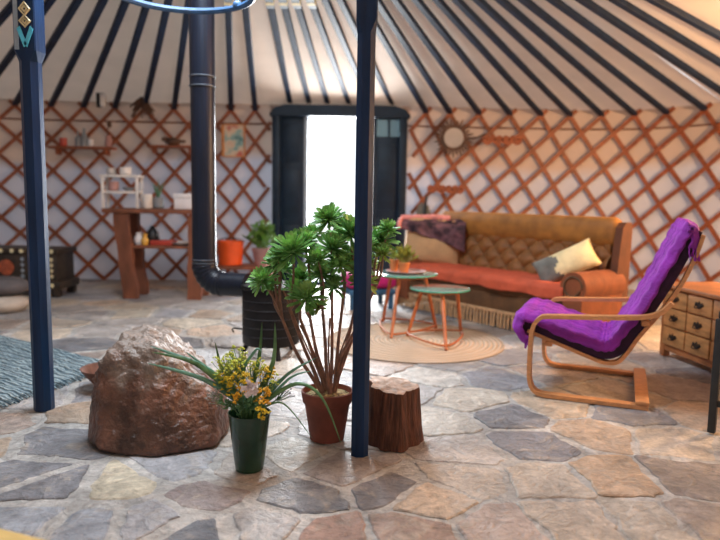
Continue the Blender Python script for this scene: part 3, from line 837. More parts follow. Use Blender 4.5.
# main stems: base -> fork; rosettes grow from forks
mains = [((296,352),(282,318),-.04,0),((332,350),(332,300),.05,1),((340,358),(366,312),.0,2),((308,340),(300,318),.06,3),((350,345),(374,290),.05,4),((303,345),(290,310),.0,0),((325,340),(322,305),-.03,1),((338,345),(343,300),.0,2),((345,350),(356,305),.03,4),((316,350),(310,318),-.06,3)]
fk = []
for (m1, m2, dd, bi) in mains:
    a = base_pts[bi]; b_ = at(m1[0], m1[1], PD+dd*.5); c_ = at(m2[0], m2[1], PD+dd)
    fk.append(c_)
    pts = crom([a, a.lerp(b_,.5)+Vector((rnd.uniform(-.008,.008),0,0)), b_, c_], 6)
    obj('stem', MB().tube(pts, lambda u: .0100-.0035*u, 9), 'stem', t, world=True)
for (x, y, r, dd, young) in ros:
    c = at(x, y, PD+dd); Rm = r/640*(PD+dd)*1.12
    f0 = min(fk, key=lambda p: abs(proj(p)[0]-x)*1.0 + abs(p.y-c.y)*60)
    axis = (c-f0).normalized()*.5 + Vector((0,-.50,.62)) + Vector((rnd.uniform(-.4,.4),rnd.uniform(-.3,.25),rnd.uniform(-.1,.2)))
    mid = f0.lerp(c,.5) + Vector((rnd.uniform(-.015,.015), rnd.uniform(-.01,.01), -.015))
    obj('branch', MB().tube(crom([f0, mid, c-axis.normalized()*Rm*.1], 6), lambda u: .0068-.002*u, 8), 'stem', t, world=True)
    rb, rc = rosette(c, axis, Rm, 66 if r > 14 else 50)
    o = obj('rosette', rb, 'leafy' if young else 'leaf', t, world=True, smooth=False)
    obj('leaf_heart', rc, 'leafheart', o, world=True, smooth=False)
# a few thin dead stems
for x, y in ((300,325),(352,322),(330,318),(283,290)):
    e = at(x,y,PD+rnd.uniform(-.05,.05)); a = rnd.choice(base_pts)
    obj('twig', MB().tube(crom([a, a.lerp(e,.5)+Vector((rnd.uniform(-.02,.02),0,.01)), e],6), .004, 6), 'stem', t, world=True)

# ------------------------------------------------------------------ vase and bouquet
q = fl(248, 475); vx, vy = q.x-.004, q.y+.058
VH = .238
solo('vase', MB().lathe([(.050,.001),(.056,.004),(.060,.03),(.084,VH-.006),(.086,VH),(.082,VH),(.079,VH-.02),(.053,.02),(0,.016)], 44), 'green',
     'dark green tapered vase in front of the boulder, holding the bouquet', 'vase', (vx,vy,0))
VB = Vector((vx,vy,.06))
def blade(mb, pts, w):
    pts = crom(pts, 8); m = len(pts); b = bmesh.new(); rows = []
    for i, p in enumerate(pts):
        tt = (pts[min(i+1,m-1)]-pts[max(i-1,0)]).normalized(); view = (CAM-p).normalized()
        sd = tt.cross(Vector((.25,-.9,.5))).normalized(); n_ = sd.cross(tt)
        u = i/(m-1); ww = w*(math.sin(PI*min(1,.18+u*.82))**.7 if u < .999 else .02)
        rows.append([b.verts.new(p-sd*ww/2+n_*ww*.18), b.verts.new(p-n_*.0012), b.verts.new(p+sd*ww/2+n_*ww*.18), b.verts.new(p-n_*.0035)])
    for a, q in zip(rows, rows[1:]):
        for k in range(4): b.faces.new((a[k],a[(k+1)%4],q[(k+1)%4],q[k]))
    b.faces.new(rows[0]); b.faces.new(rows[-1]); bmesh.ops.recalc_face_normals(b, faces=b.faces); mb.merge(b)
VY = vy
blades = [ # tip px path, depth offset, width, colour, label
 ([(236,398),(205,368),(150,346)], -.02, .030, 'bluegreen', 'blue-green strap leaf arching left over the boulder, upper one'),
 ([(234,398),(200,378),(147,363)], -.06, .026, 'bluegreen', 'blue-green strap leaf reaching left over the boulder, lowest one'),
 ([(235,396),(196,364),(152,352)], -.05, .026, 'blade', 'dark green strap leaf arching left over the boulder, middle one'),
 ([(240,395),(212,372),(186,352)], .02, .022, 'bluegreen', 'short blue-green strap leaf at the upper left of the bouquet'),
 ([(238,395),(222,368),(215,342)], .03, .018, 'blade', 'thin upright leaf at the left edge of the bouquet'),
 ([(250,395),(259,358),(262,322)], .01, .022, 'blade', 'tall upright leaf in the middle of the bouquet'),
 ([(256,398),(273,362),(275,322)], -.01, .026, 'blade', 'tall broad upright leaf at the right of the bouquet'),
 ([(262,402),(288,374),(318,357)], .02, .018, 'bluegreen', 'slender leaf arching right from the vase toward the succulent'),
 ([(262,404),(296,384),(322,398),(341,443)], -.10, .017, 'blade', 'long leaf bending down in front of the terracotta pot'),
 ([(264,404),(290,378),(311,371)], -.03, .014, 'bluegreen', 'short pale leaf reaching right just above the pot rim'),
 ([(262,408),(284,404),(312,438)], -.06, .010, 'blade', 'thin dark blade trailing to the floor beside the pot'),
 ([(248,396),(243,372),(256,350),(262,352)], -.03, .016, 'bluegreen', 'small curled leaf at the top of the bouquet'),
]
for pth, dd, w, mname, lab in blades:
    pts = [VB + Vector((random.uniform(-.02,.02), random.uniform(-.02,.02), 0)), Vector((vx,vy,VH))*.5 + at(pth[0][0],pth[0][1],VY+dd*.2)*.5] 
    pts += [at(x,y,VY+dd*(k+1)/len(pth)) for k,(x,y) in enumerate(pth)]
    mb = MB(); blade(mb, pts, w)
    solo('strap_leaf', mb, mname, lab, 'leaf', group='long leaves in the green vase', angle=180)
rnd = random.Random(21)
def sprig(tip, dd, spread, n, size, mflower, name, lab, cat, grp, yshape=1.0):
    c = at(tip[0], tip[1], VY+dd)
    base = VB + Vector((rnd.uniform(-.02,.02), rnd.uniform(-.02,.02), 0))
    t = thing(name, lab, cat, base, 0, grp)
    neck = Vector((vx+(c.x-vx)*.35, vy+(c.y-vy)*.3, VH))
    fork = neck.lerp(c,.6)
    sb = MB(); sb.tube(crom([base, neck, fork],5), .0022, 5); fb_ = MB()
    n = int(n*1.7); size = size*1.22
    for k in range(n):
        p = c + Vector((rnd.gauss(0,spread), rnd.gauss(0,spread*.8), rnd.gauss(0,spread*yshape)))
        sb.tube([fork, fork.lerp(p,.5)+Vector((0,0,-.004)), p], .0010, 4)
        s_ = size*rnd.uniform(.7,1.25)
        fb_.sphere(p, s_, sz=.75, sub=1)
        for j in range(3):
            fb_.sphere(p+Vector((rnd.uniform(-1,1),rnd.uniform(-1,1),rnd.uniform(-.6,.6)))*s_*1.6, s_*.6, sub=1)
    obj('stalk', sb, 'blade', t, world=True); o = obj('blossom', fb_, mflower, t, world=True); 
    return t
G = 'flower sprigs in the green vase'
for tip, dd, sprd, n, sz, mm, lab in [
  ((226,364),-.03,.022,26,.0042,'yglime','lime yellow flower sprig at the upper left of the bouquet'),
  ((240,358),.03,.024,26,.0042,'yglime','lime yellow flower sprig at the top of the bouquet'),
  ((252,366),-.02,.022,22,.0042,'yglime','lime yellow flower sprig just above the white bloom'),
  ((232,380),-.06,.022,22,.0046,'yflower','yellow flower sprig at the left of the bouquet'),
  ((244,378),-.07,.020,18,.0046,'yflower','yellow flower sprig in the centre of the bouquet, left of the white bloom'),
  ((266,372),-.01,.020,18,.0046,'yflower','yellow flower sprig at the upper right, beside the tall broad leaf'),
  ((263,394),-.07,.018,16,.0050,'oflower','orange yellow flower sprig at the lower right of the bouquet'),
  ((238,392),-.09,.014,12,.0046,'oflower','orange yellow flower sprig low at the left, above the vase rim'),
  ((221,376),-.02,.020,22,.0042,'yglime','lime yellow flower sprig at the far left of the bouquet'),
  ((272,384),.02,.020,18,.0042,'yglime','lime yellow flower sprig at the far right of the bouquet'),
  ((235,368),-.05,.020,22,.0042,'yglime','lime yellow flower sprig between the two upper left ones, in front'),
  ((262,412),-.11,.012,14,.0040,'yflower','yellow sprig hanging over the front of the vase rim')]:
    sprig(tip, dd, sprd, n, sz, mm, 'flower_sprig', lab, 'flower', G)
sprig((214,396),-.05,.016,22,.0034,'wsprig','flower_sprig','greyish white dry sprig left of the vase rim','flower',G)
sprig((242,358),.06,.014,10,.0050,'wflower','flower_sprig','faint pale pink sprig behind the lime flowers','flower',G)
sprig((285,392),-.02,.018,14,.0026,'greyc','flower_sprig','fine dark sprig right of the bouquet','flower',G)
for k in range(4):
    tp_ = ((228,402),(250,403),(240,405),(268,388))[k]
    t = sprig(tp_, -.08+.02*k, .016, 16, .0048, 'blade', 'foliage_sprig', ['small leafy sprig at the left of the vase rim','small leafy sprig above the middle of the vase rim','small leafy sprig at the front of the vase rim','small leafy sprig at the right of the bouquet'][k], 'foliage', 'leafy sprigs in the green vase')
# white bloom
c = at(250,387,VY-.15); t = thing('white_bloom', 'pale pinkish white bloom at the front of the bouquet', 'flower', VB)
obj('stalk', MB().tube(crom([VB, Vector((vx+.01,vy-.02,VH)), c],5), .003, 5), 'blade', t, world=True)
fb_ = MB()
for k in range(40):
    a = k*2.4; el = 1.3*(1-k/40); d = Vector((math.cos(a)*math.cos(el), -math.sin(el), math.sin(a)*math.cos(el)))
    leafmesh(fb_, c+Vector((random.uniform(-1,1),random.uniform(-.4,.4),random.uniform(-1,1)))*.012, d, Vector((0,-1,0)),   .034*(.5+.5*k/40), .013, .001, .1)
obj('petals', fb_, 'wflower', t, world=True)

# ------------------------------------------------------------------ side tables
def side_table(cx, cy, z, R, feet, label, rz_ring):
    t = thing('side_table', label, 'table', (cx,cy,0))
    obj('glass_top', MB().lathe([(0,z-.010),(R-.004,z-.010),(R,z-.006),(R,z-.002),(R-.004,z),(0,z)], 56), 'glass', t)
    obj('top_rim', MB().lathe([(R+.0005,z-.0085),(R+.003,z-.007),(R+.003,z-.002),(R+.0005,z-.0005),(R-.003,z-.0045),(R+.0005,z-.0085)], 56, cap=False), 'glassedge', t)
    rb = MB(); rb.lathe([(R*.60,z-.035),(R*.66,z-.035),(R*.66,z-.012),(R*.60,z-.012),(R*.60,z-.035)], 40, cap=False)
    obj('support_ring', rb, 'wood', t)
    for f_ in feet:
        d = Vector((f_[0]-cx, f_[1]-cy, 0)); n_ = d.normalized()
        top_ = n_*R*.62 + Vector((0,0,z-.014)); bot = Vector((d.x,d.y,.017))
        obj('leg', MB().tube([bot, bot.lerp(top_,.5), top_], lambda u: .0125+.004*u, 10), 'wood', t)
    rr_ = .80*sum((Vector((f_[0]-cx,f_[1]-cy)).length for f_ in feet))/3
    pts = []
    P = [Vector((f_[0]-cx,f_[1]-cy,.045))*1 for f_ in feet]
    for p in P: p.x *= .97; p.y *= .97
    P = sorted(P, key=lambda p: math.atan2(p.y,p.x))
    obj('stretcher_ring', MB().tube(crom(P, 14, True), .0085, 8, closed=True), 'wood', t)
    return t
A1, A2, A3 = fl(391,340), fl(382.5,323.5), fl(436,330)
B1, B2, B3 = fl(407,338), fl(446,352.5), fl(461,336.5)
cz = at(404,273,5.33); tz1 = cz.z
side_table(cz.x, 5.33, tz1, .279, [A1,A2,A3], 'taller round glass side table with orange wooden legs, holding the tray', 0)
cz2 = at(440,288,5.03); tz2 = cz2.z
side_table(cz2.x, 5.03, tz2, .236, [B1,B2,B3], 'lower round glass side table with orange wooden legs, nearer and empty', 0)
# tray and plants on the taller table
tx, ty = at(406,270,5.33).x, 5.33
t = solo('round_tray', MB().lathe([(0,.003),(.140,.003),(.166,.016),(.170,.021),(.163,.023),(.138,.009),(0,.008)], 44), 'pinkc', 'round clay tray on the taller glass side table', 'tray', (tx,ty,tz1+.0005))
def small_pot(name, x, y, z, r, h, potm, label, leafm, nleaf, spread, lh, lw):
    t = thing(name, label, 'potted plant', (x,y,z))
    obj('pot', MB().lathe([(r*.70,.0),(r,h*.8),(r*1.08,h*.82),(r*1.08,h),(r*.95,h),(r*.9,h*.9),(0,h*.88)], 24), potm, t)
    mb = MB()
    for k in range(nleaf):
        a = rnd.uniform(0,2*PI); el = rnd.uniform(.3,1.45); d = Vector((math.cos(a)*math.cos(el)*spread, math.sin(a)*math.cos(el)*spread, math.sin(el)))
        st_ = Vector((rnd.uniform(-.5,.5)*r, rnd.uniform(-.5,.5)*r, h*.88)); L = lh*rnd.uniform(.55,1.05)
        mb.tube([st_, st_+d*L*.6+Vector((0,0,L*.1)), st_+d*L], .0022, 4)
        for j in range(4):
            bpt = st_+d*L*(.55+.15*j)
            dd = (d+Vector((rnd.uniform(-.9,.9),rnd.uniform(-.9,.9),rnd.uniform(-.2,.6)))).normalized()
            leafmesh(mb, bpt, dd, Vector((0,0,1)) if abs(dd.z)<.9 else Vector((1,0,0)), lw*1.6*rnd.uniform(.7,1.2), lw, .001, .05)
    obj('foliage', mb, leafm, t, smooth=False)
    return t
p = at(404,268,5.30)
small_pot('potted_herb', p.x, 5.30, tz1+.0095, .048, .085, 'terra2', 'small terracotta pot of yellow-green herb on the tray', 'herbyellow', 40, .75, .15, .024)
p = at(394,268,5.38)
small_pot('potted_herb', p.x, 5.39, tz1+.0095, .040, .10, 'terra2', 'orange pot with a little dark foliage at the left of the tray, behind the herb', 'leaf', 12, .7, .07, .016)

# ------------------------------------------------------------------ sofa
F0 = fl(396, 305.5); dirS = Vector((.59,-.807)); rzS = math.atan2(dirS.y, dirS.x)
LS, DS = 2.22, .80
SYK = .74
t = thing('sofa', 'gold brown velvet sofa with a buttoned back and fringe along the lattice wall', 'sofa', (F0.x,F0.y,0), rzS)
t.scale = (1,SYK,1)
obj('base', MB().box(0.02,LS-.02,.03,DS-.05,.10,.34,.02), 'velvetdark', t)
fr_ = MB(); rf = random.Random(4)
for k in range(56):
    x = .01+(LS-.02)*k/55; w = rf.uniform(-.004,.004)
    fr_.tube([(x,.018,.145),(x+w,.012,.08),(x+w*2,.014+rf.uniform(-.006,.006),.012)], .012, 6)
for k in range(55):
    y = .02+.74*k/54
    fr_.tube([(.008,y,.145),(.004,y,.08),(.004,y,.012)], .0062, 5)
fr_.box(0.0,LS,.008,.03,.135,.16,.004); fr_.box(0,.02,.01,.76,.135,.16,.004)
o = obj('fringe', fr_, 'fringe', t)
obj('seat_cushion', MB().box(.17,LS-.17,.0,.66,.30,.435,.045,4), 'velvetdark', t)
# tufted back
cols, rows = 19, 4
def tuft(u, v):
    x = .12+(LS-.24)*u; z = .40+.36*v
    cu = u*cols; rv = v*rows
    # diamond button pattern
    a = (cu+rv)/1.0; b_ = (cu-rv)/1.0
    fa = abs((a/2 % 1)-.5)*2; fb2 = abs((b_/2 % 1)-.5)*2
    h_ = (1-fa**2.2)*(1-fb2**2.2)
    g_ = h_**.5
    return (x, .60 - .062*g_ + .14*v - .02, z)
mb = MB(); mb.grid(cols*12, rows*10, tuft)
mb.box(.12,LS-.12,.70,.78,.30,.78,.01)
mb.grid(4, 4, lambda u, v: (.12+(LS-.24)*u, .60+.14*v+.0, .40+.36*v-.0))
obj('buttoned_back', mb, 'tuft', t, angle=80)
bme = None
for i in range(cols+1):
    for j in range(rows):
        if (i+j)%2 == 0 and 0 < i < cols:
            bo = obj('button', MB().sphere((0,0,0), .012, sub=1), 'velvetdark', t) if bme is None else bpy.data.objects.new('button', bme)
            if bme is None: bme = bo.data
            else: C.objects.link(bo); bo.parent = t
            bo.location = (.12+(LS-.24)*i/cols, .575+.14*j/rows, .40+.36*j/rows)
def hr(u, v):
    # smooth padded head roll
    a = v*2*PI; x = .06+(LS-.12)*u
    e = min(1, min(u,1-u)*40)**.4
    return (x, .745+.105*math.cos(a)*e, .855+.125*math.copysign(abs(math.sin(a))**.8, math.sin(a))*e)
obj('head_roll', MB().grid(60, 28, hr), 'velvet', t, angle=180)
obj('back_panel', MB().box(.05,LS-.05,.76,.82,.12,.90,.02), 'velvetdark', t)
wing = [(.50,.40),(.60,.55),(.64,.80),(.66,.90),(.72,.94),(.82,.94),(.84,.88),(.82,.30),(.50,.30)]
for x0 in (.02, LS-.085):
    m_ = Matrix.Translation((x0,0,0)) @ Matrix.Rotation(PI/2,4,'Z') @ Matrix.Scale(-1,4,(0,1,0))
    wb = MB(); wb.prism([(y,z) for y,z in wing], .065, m_)
    bmesh.ops.recalc_face_normals(wb.bm, faces=wb.bm.faces)
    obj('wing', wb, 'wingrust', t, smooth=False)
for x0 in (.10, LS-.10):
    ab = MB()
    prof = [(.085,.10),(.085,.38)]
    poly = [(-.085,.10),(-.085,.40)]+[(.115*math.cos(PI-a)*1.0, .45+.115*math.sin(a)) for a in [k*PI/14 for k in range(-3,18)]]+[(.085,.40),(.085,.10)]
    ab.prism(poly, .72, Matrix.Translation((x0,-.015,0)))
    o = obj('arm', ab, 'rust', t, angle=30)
    sc = MB(); sc.tube([(x0+.085*math.cos(a)*(1-a/30), -.022, .45+.085*math.sin(a)*(1-a/30)) for a in [k*PI/10 for k in range(20)]], .010, 6)
    obj('scroll_trim', sc, 'velvetdark', o)
# blanket on the seat
def bl(u, v):
    x = .22+1.82*u; q = v*.68
    top = .50
    if q < top: y = .57-q; z = .446
    else:
        y = .57-top-.115*math.sin(min(1,(q-top)/.10)*PI/2); z = .446-max(0,(q-top)-.03)*.75
    y -= .02*fbm((u*7,1,2),3); z += .012*(1+fbm((u*6,v*5,0),3))
    if q > top: z += .05*(fbm((u*5,0,7),2))*(q-top)/.4; y -= .02*math.sin(u*37+2*fbm((u*4,3,1)))*(q-top)/.4
    if q > top+.1: z = max(z, .22)
    return (x, y, z)
mb = MB(); mb.grid(90, 44, bl, .012)
m_ = T((F0.x,F0.y,0), rz=rzS)
solo('orange_blanket', mb, 'orange', 'orange red blanket spread over the sofa seat', 'blanket', (F0.x,F0.y,0), rzS, angle=180).scale = (1,SYK,1)
# cushions
def place_sofa(o, lx, ly, lz, rx=0, ry=0, rz=0):
    o.matrix_world = m_ @ T((lx,ly*SYK,lz), rx, ry, rz)
tc_ = MB().puff(.60,.50,.20,18)
o = solo('cushion', tc_, 'tan', 'tan cushion leaning against the left arm of the sofa', 'cushion', angle=180)
place_sofa(o, .24,.36,.675, math.radians(-8), math.radians(4), -rzS+math.radians(-12))
# shawl draped over the left cushion and arm
def sh(u, v):
    # across the cushion (u), from behind the top edge to the front (v)
    x = -.33+.66*u; q = (v-.35)
    drop = .08+.22*u
    if q < 0: y = .02 + .09*min(1,-q*4); z = .905 - .25*q*q*3
    else: y = .02 - .13*math.sin(min(1,q*3.2)*PI/2); z = .905 - drop*(q/.65)**1.25
    z += .018*fbm((u*5,v*4,3),3) - .05*abs(u-.5)**2*4*.4; y += .022*math.sin(u*13+3*fbm((u*3,v*2,1)))*max(0,q)
    return (x, y, z)
shp = m_ @ Vector((.24,.36*SYK,0))
t = thing('shawl', 'dark patterned shawl with pink edge draped over the tan cushion', 'shawl', (shp.x,shp.y,0), math.radians(-12))
obj('cloth', MB().grid(36, 36, sh, .012), 'shawl', t, angle=180)
hm = MB(); hm.tube([Vector(sh(k/30*.75, .33)) + Vector((0,-.01,.018)) for k in range(31)], .026, 8)
hm.tube([Vector(sh(.015, .33+.6*k/12)) + Vector((-.01,-.012,.0)) for k in range(13)], .022, 8)
obj('pink_edge', hm, 'pink', t, label='pink edge band')
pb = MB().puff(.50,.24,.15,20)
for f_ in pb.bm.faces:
    c = f_.calc_center_median(); f_.material_index = 0 if c.x > -.07 + .03*math.sin(c.z*40) else 1  # cream faces paint the direct sunlight on the grey cushion
o = solo('cushion', pb, ['sunlit_cream','slate'], 'grey cushion, sunlight painted on in cream, leaning on the right arm of the sofa', 'cushion', angle=180)
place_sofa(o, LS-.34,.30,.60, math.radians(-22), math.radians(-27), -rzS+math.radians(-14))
# grey bag and white pillow behind left end of sofa
p = at(425,216,7.62)
t = thing('cloth_bag', 'grey cloth bag with black strap hanging behind the left end of the sofa', 'bag', (p.x,7.98,p.z-.14))
bg = MB(); bg.prism([(-.13,-.18),(.13,-.18),(.075,.14),(-.04,.16)], .09, Matrix.Translation((0,-.05,.14)))
bmesh.ops.bevel(bg.bm, geom=bg.bm.edges[:], offset=.02, segments=2, affect='EDGES'); obj('body', bg, 'greybag', t)
obj('strap', MB().tube(crom([(.02,-.065,.02),(.03,-.075,.16),(.035,-.07,.30),(.05,-.03,.38)],5), .016, 6), 'black', t)
p = at(439,224,7.35)
solo('white_pillow', MB().puff(.26,.30,.14,12), 'ceramic', 'small white pillow standing at the left end behind the sofa back', 'pillow', (p.x,7.45,p.z-.10), angle=180)

# magenta cushion and low blue seat behind the tables
p = fl(381, 300); 
solo('floor_cushion', MB().box(-.25,.25,-.2,.2,0,.15,.06,4), 'magenta', 'magenta floor cushion on the blue stool behind the taller side table', 'cushion', (at(372,285,6.4).x-.04, 6.4, .21), .3)
t = thing('low_stool', 'dark blue low stool beneath the magenta cushion, behind the middle post', 'stool', (at(372,285,6.4).x-.05,6.42,0), .3)
obj('seat', MB().box(-.24,.24,-.2,.2,.15,.205,.01), 'blueseat', t)
for a in (-.2,.2):
    for b_ in (-.16,.16): obj('leg', MB().box(a-.02,a+.02,b_-.02,b_+.02,.004,.15), 'blueseat', t)

# ------------------------------------------------------------------ armchair
N0 = fl(648,412); lx = Vector((.925,-.38)).normalized(); rzC = math.atan2(lx.y,lx.x)
NF = Vector((N0.x,N0.y,0)) - Vector((lx.x,lx.y,0))*.62
WC = .76
t = thing('armchair', 'bentwood lounge armchair with open wooden frame beneath the purple throw', 'armchair', (NF.x,NF.y,0), rzC)
def bar(mb, path, y, w, th):
    P = [Vector((a,y,b)) for a,b in path]; n = len(P); sd = [Vector((0,1,0))]*n; nn = []
    for i in range(n):
        tt = (P[min(i+1,n-1)]-P[max(i-1,0)]).normalized(); nn.append(tt.cross(Vector((0,1,0))).normalized())
    mb.ribbon(P, sd, nn, w, th)
sidep = [(.62,.016),(.40,.016),(.14,.016),(.06,.020),(.02,.045),(.0,.10),(-.004,.22),(.0,.35),(.012,.41),(.04,.447),(.085,.462),(.30,.476),(.50,.492),(.60,.508),(.655,.535),(.70,.585)]
sidep = [(p.x,p.z) for p in crom([(a,0,b) for a,b in sidep], 5)]
backp = [(.825,.94),(.80,.84),(.75,.70),(.685,.575),(.615,.47),(.55,.375),(.50,.285),(.455,.232),(.39,.222),(.30,.248),(.15,.300),(-.03,.362)]
backp = [(p.x,p.z) for p in crom([(a,0,b) for a,b in backp], 5)]
for y in (.03, WC-.03):
    mb = MB(); bar(mb, sidep, y, .058, .022); obj('side_frame', mb, 'chairwood', t, angle=40)
for y in (.095, WC-.095):
    mb = MB(); bar(mb, backp, y, .050, .020); obj('back_rail', mb, 'chairwood', t, angle=40)
obj('crossbar', MB().box(.555,.625,.0,WC,.027,.05,.006), 'chairwood', t)
obj('crossbar', MB().box(.56,.60,.03,WC-.03,.45,.485,.006), 'chairwood', t)
obj('crossbar', MB().box(.07,.11,.06,WC-.06,.285,.310,.006), 'chairwood', t)
# cushion : L profile
ctr = [(-.07,.405),(.02,.392),(.15,.345),(.30,.300),(.385,.283),(.45,.310),(.505,.395),(.58,.53),(.655,.675),(.72,.82),(.765,.93),(.782,.97)]
ctr = [Vector((p.x,0,p.z)) for p in crom([(a,0,b) for a,b in ctr], 5)]
def offs(d):
    out = []; n = len(ctr)
    for i in range(n):
        tt = (ctr[min(i+1,n-1)]-ctr[max(i-1,0)]).normalized(); nn = Vector((-tt.z,0,tt.x)); out.append(ctr[i]+nn*d)
    return out
upc = offs(.045); loc_ = offs(-.042)
poly = [(p.x,p.z) for p in upc] + [(p.x,p.z) for p in loc_[::-1]]
cb = MB(); cb.prism(poly, WC-.16, Matrix.Translation((0,.08,0)))
obj('cushion', cb, 'purpledark', t, angle=50, label='dark cushion under the throw')
# throw
thr = []
u0 = upc[0]
lead = [(u0.x+.025,u0.z-.165),(u0.x-.02,u0.z-.13),(u0.x-.045,u0.z-.07),(u0.x-.035,u0.z-.01),(u0.x-.01,u0.z+.018)]
e = upc[-1]; tail = [(e.x+.0,e.z+.018),(e.x+.035,e.z+.012),(e.x+.066,e.z-.02),(e.x+.076,e.z-.07),(e.x+.072,e.z-.12)]
up2 = offs(.058)
prof = [Vector((a,0,b)) for a,b in lead] + up2[2:-2:2] + [Vector((a,0,b)) for a,b in tail]
prof = crom(prof, 3)
NPf = len(prof)-1
def tw(u, v):
    k = u*NPf; i = min(int(k), NPf-1); p = prof[i].lerp(prof[i+1], k-i)
    tt = (prof[min(i+1,NPf)]-prof[max(i-1,0)]).normalized(); nn = Vector((-tt.z,0,tt.x))
    y = .05+(WC-.10)*v
    side = max(0, abs(v-.5)-.46)/.04
    w = .010*fbm((u*9, v*6, 4), 4) + .004*math.sin(v*2*PI*9+2*fbm((u*6,v*3,2)))*(.3+.7*min(1,abs(fbm((u*4,v*4,1)))*3)) + .0030*(math.sin(u*150)+math.sin(v*100))
    q = p + nn*(w - .050*side)
    return (q.x, y + (.010*fbm((u*8,v*2,9))), q.z)
tb = thing('purple_throw', 'purple throw blanket draped over the lounge armchair', 'throw', (NF.x,NF.y,0), rzC)
obj('cloth', MB().grid(170, 90, tw, .008), 'purple', tb, angle=180)
fg = MB(); rf = random.Random(8)
for k in range(80):
    v = k/79; a = Vector(tw(1,v)); 
    fg.tube([a, a+Vector((.002,rf.uniform(-.006,.006),-.03)), a+Vector((rf.uniform(-.01,.01),rf.uniform(-.012,.012),-.065))], .0035, 4)
    a = Vector(tw(0,v)); fg.tube([a, a+Vector((rf.uniform(-.006,.006),rf.uniform(-.006,.006),-.028))], .0035, 4)
o = obj('tassels', fg, 'purple', tb); o['kind'] = 'stuff'

# ------------------------------------------------------------------ chest of drawers (right)
q = fl(657,355); cxx, cyy = q.x, q.y
rzD = math.atan2(-1, .14)     # local x runs along the front, toward the viewer's right
t = thing('chest_of_drawers', 'wooden chest with rows of small drawers behind the armchair at the right edge', 'chest of drawers', (cxx,cyy,0), rzD)
WD, DD, HD = 1.10, .42, .535
# local: x along front, y = depth away from the room
obj('body', MB().box(.0,WD,.015,DD,.085,HD-.03,.004), 'chestwood', t, smooth=False)
obj('top', MB().box(-.03,WD+.03,-.03,DD+.02,HD-.03,HD,.008), 'chestwood', t)
for x in (.0,WD-.05):
    for y in (.015,DD-.05): obj('leg', MB().box(x,x+.05,y,y+.05,.004,.09,.004), 'chestwood', t)
obj('skirt', MB().box(.05,WD-.05,.02,.04,.05,.09,.004), 'chestwood', t)
nc = 4
for r_ in range(3):
    for c_ in range(nc):
        x0 = .045+(WD-.09)*c_/nc+.006; x1 = .045+(WD-.09)*(c_+1)/nc-.006; z0 = .098+.135*r_+.006; z1 = .098+.135*(r_+1)-.006
        d = obj('drawer', MB().box(x0,x1,-.004,.02,z0,z1,.005), 'drawer', t)
        hb = MB(); xm=(x0+x1)/2; zm=(z0+z1)/2
        hb.prism([(xm-.045,zm+.004),(xm-.030,zm+.022),(xm-.012,zm+.012),(xm,zm+.030),(xm+.012,zm+.012),(xm+.030,zm+.022),(xm+.045,zm+.004),(xm+.022,zm-.010),(xm,zm-.024),(xm-.022,zm-.010)], .004, Matrix.Translation((0,-.0085,0)))
        obj('back_plate', hb, 'black', d, smooth=False)
        obj('pull', MB().tube(crom([(xm-.026,-.010,zm+.004),(xm-.020,-.026,zm-.010),(xm,-.028,zm-.016),(xm+.020,-.026,zm-.010),(xm+.026,-.010,zm+.004)],4), .0035, 6), 'black', d)

# black stool at the right edge
q = fl(710.5,433)
t = thing('stool', 'black wooden stool cut off by the right edge of the picture', 'stool', (q.x,q.y,0), -.72)
for a in (0,.36):
    for b_ in (0,.34):
        obj('leg', MB().box(a-.014,a+.020,b_-.014,b_+.020,.004,.56,.004), 'blackwood', t)
for b_ in (0,.34): obj('rung', MB().box(.018,.345,b_-.008,b_+.012,.135,.165,.003), 'blackwood', t)
for a in (0,.36): obj('rung', MB().box(a-.008,a+.012,.018,.33,.20,.23,.003), 'blackwood', t)
obj('seat', MB().box(-.005,.39,-.015,.375,.56,.60,.01), 'blackwood', t)

# ------------------------------------------------------------------ console table left
CY0 = 6.75; q = fl(127,298.5); CY0 = q.y
xa, xb = at(103,209,CY0).x, at(210,209,CY0).x; ztop_ = at(150,209,CY0).z
t = thing('console_table', 'rustic red-brown console table against the left lattice, behind the stove pipe', 'table', ((xa+xb)/2,CY0+.2,0))
obj('top', MB().box(xa,xb,CY0-.05,CY0+.42,ztop_-.045,ztop_,.008), 'rustic', t, world=True)
zsf = at(165,246,CY0).z
l0, l1 = at(113,215,CY0).x, at(127,215,CY0).x
def slab_leg(x0, x1, lean):
    bb_ = bmesh.new(); rr_ = []
    for j in range(9):
        z = (ztop_-.045)*j/8; k = 1-j/8; wv = .012*math.sin(j*1.7)
        rr_.append([bb_.verts.new((x0+lean*k+wv*.6, CY0-.02, z)), bb_.verts.new((x1+lean*k+wv, CY0-.02, z)), bb_.verts.new((x1+lean*k+wv, CY0+.36, z)), bb_.verts.new((x0+lean*k+wv*.6, CY0+.36, z))])
    for a, q_ in zip(rr_, rr_[1:]):
        for k in range(4): bb_.faces.new((a[k],a[(k+1)%4],q_[(k+1)%4],q_[k]))
    bb_.faces.new(rr_[0][::-1]); bb_.faces.new(rr_[-1]); bmesh.ops.recalc_face_normals(bb_, faces=bb_.faces); return bb_
bb_ = slab_leg(l0, l1, .09)
bmesh.ops.scale(bb_, vec=(1,1,1), verts=bb_.verts)
# front slab only: two separate legs, front and rear
for y0, y1 in ((CY0-.02,CY0+.07),(CY0+.29,CY0+.38)):
    for (p0,p1,le) in ((l0,l1,.09),(xb-.22,xb-.08,-.03)):
        b2 = slab_leg(p0,p1,le)
        for v in b2.verts: v.co.y = y0 if v.co.y < CY0+.1 else y1
        obj('leg', b2, 'rustic', t, world=True)
bb_.free()
obj('lower_shelf', MB().box(l0+.08,xb-.1,CY0-.0,CY0+.36,zsf-.03,zsf,.005), 'rustic', t, world=True)
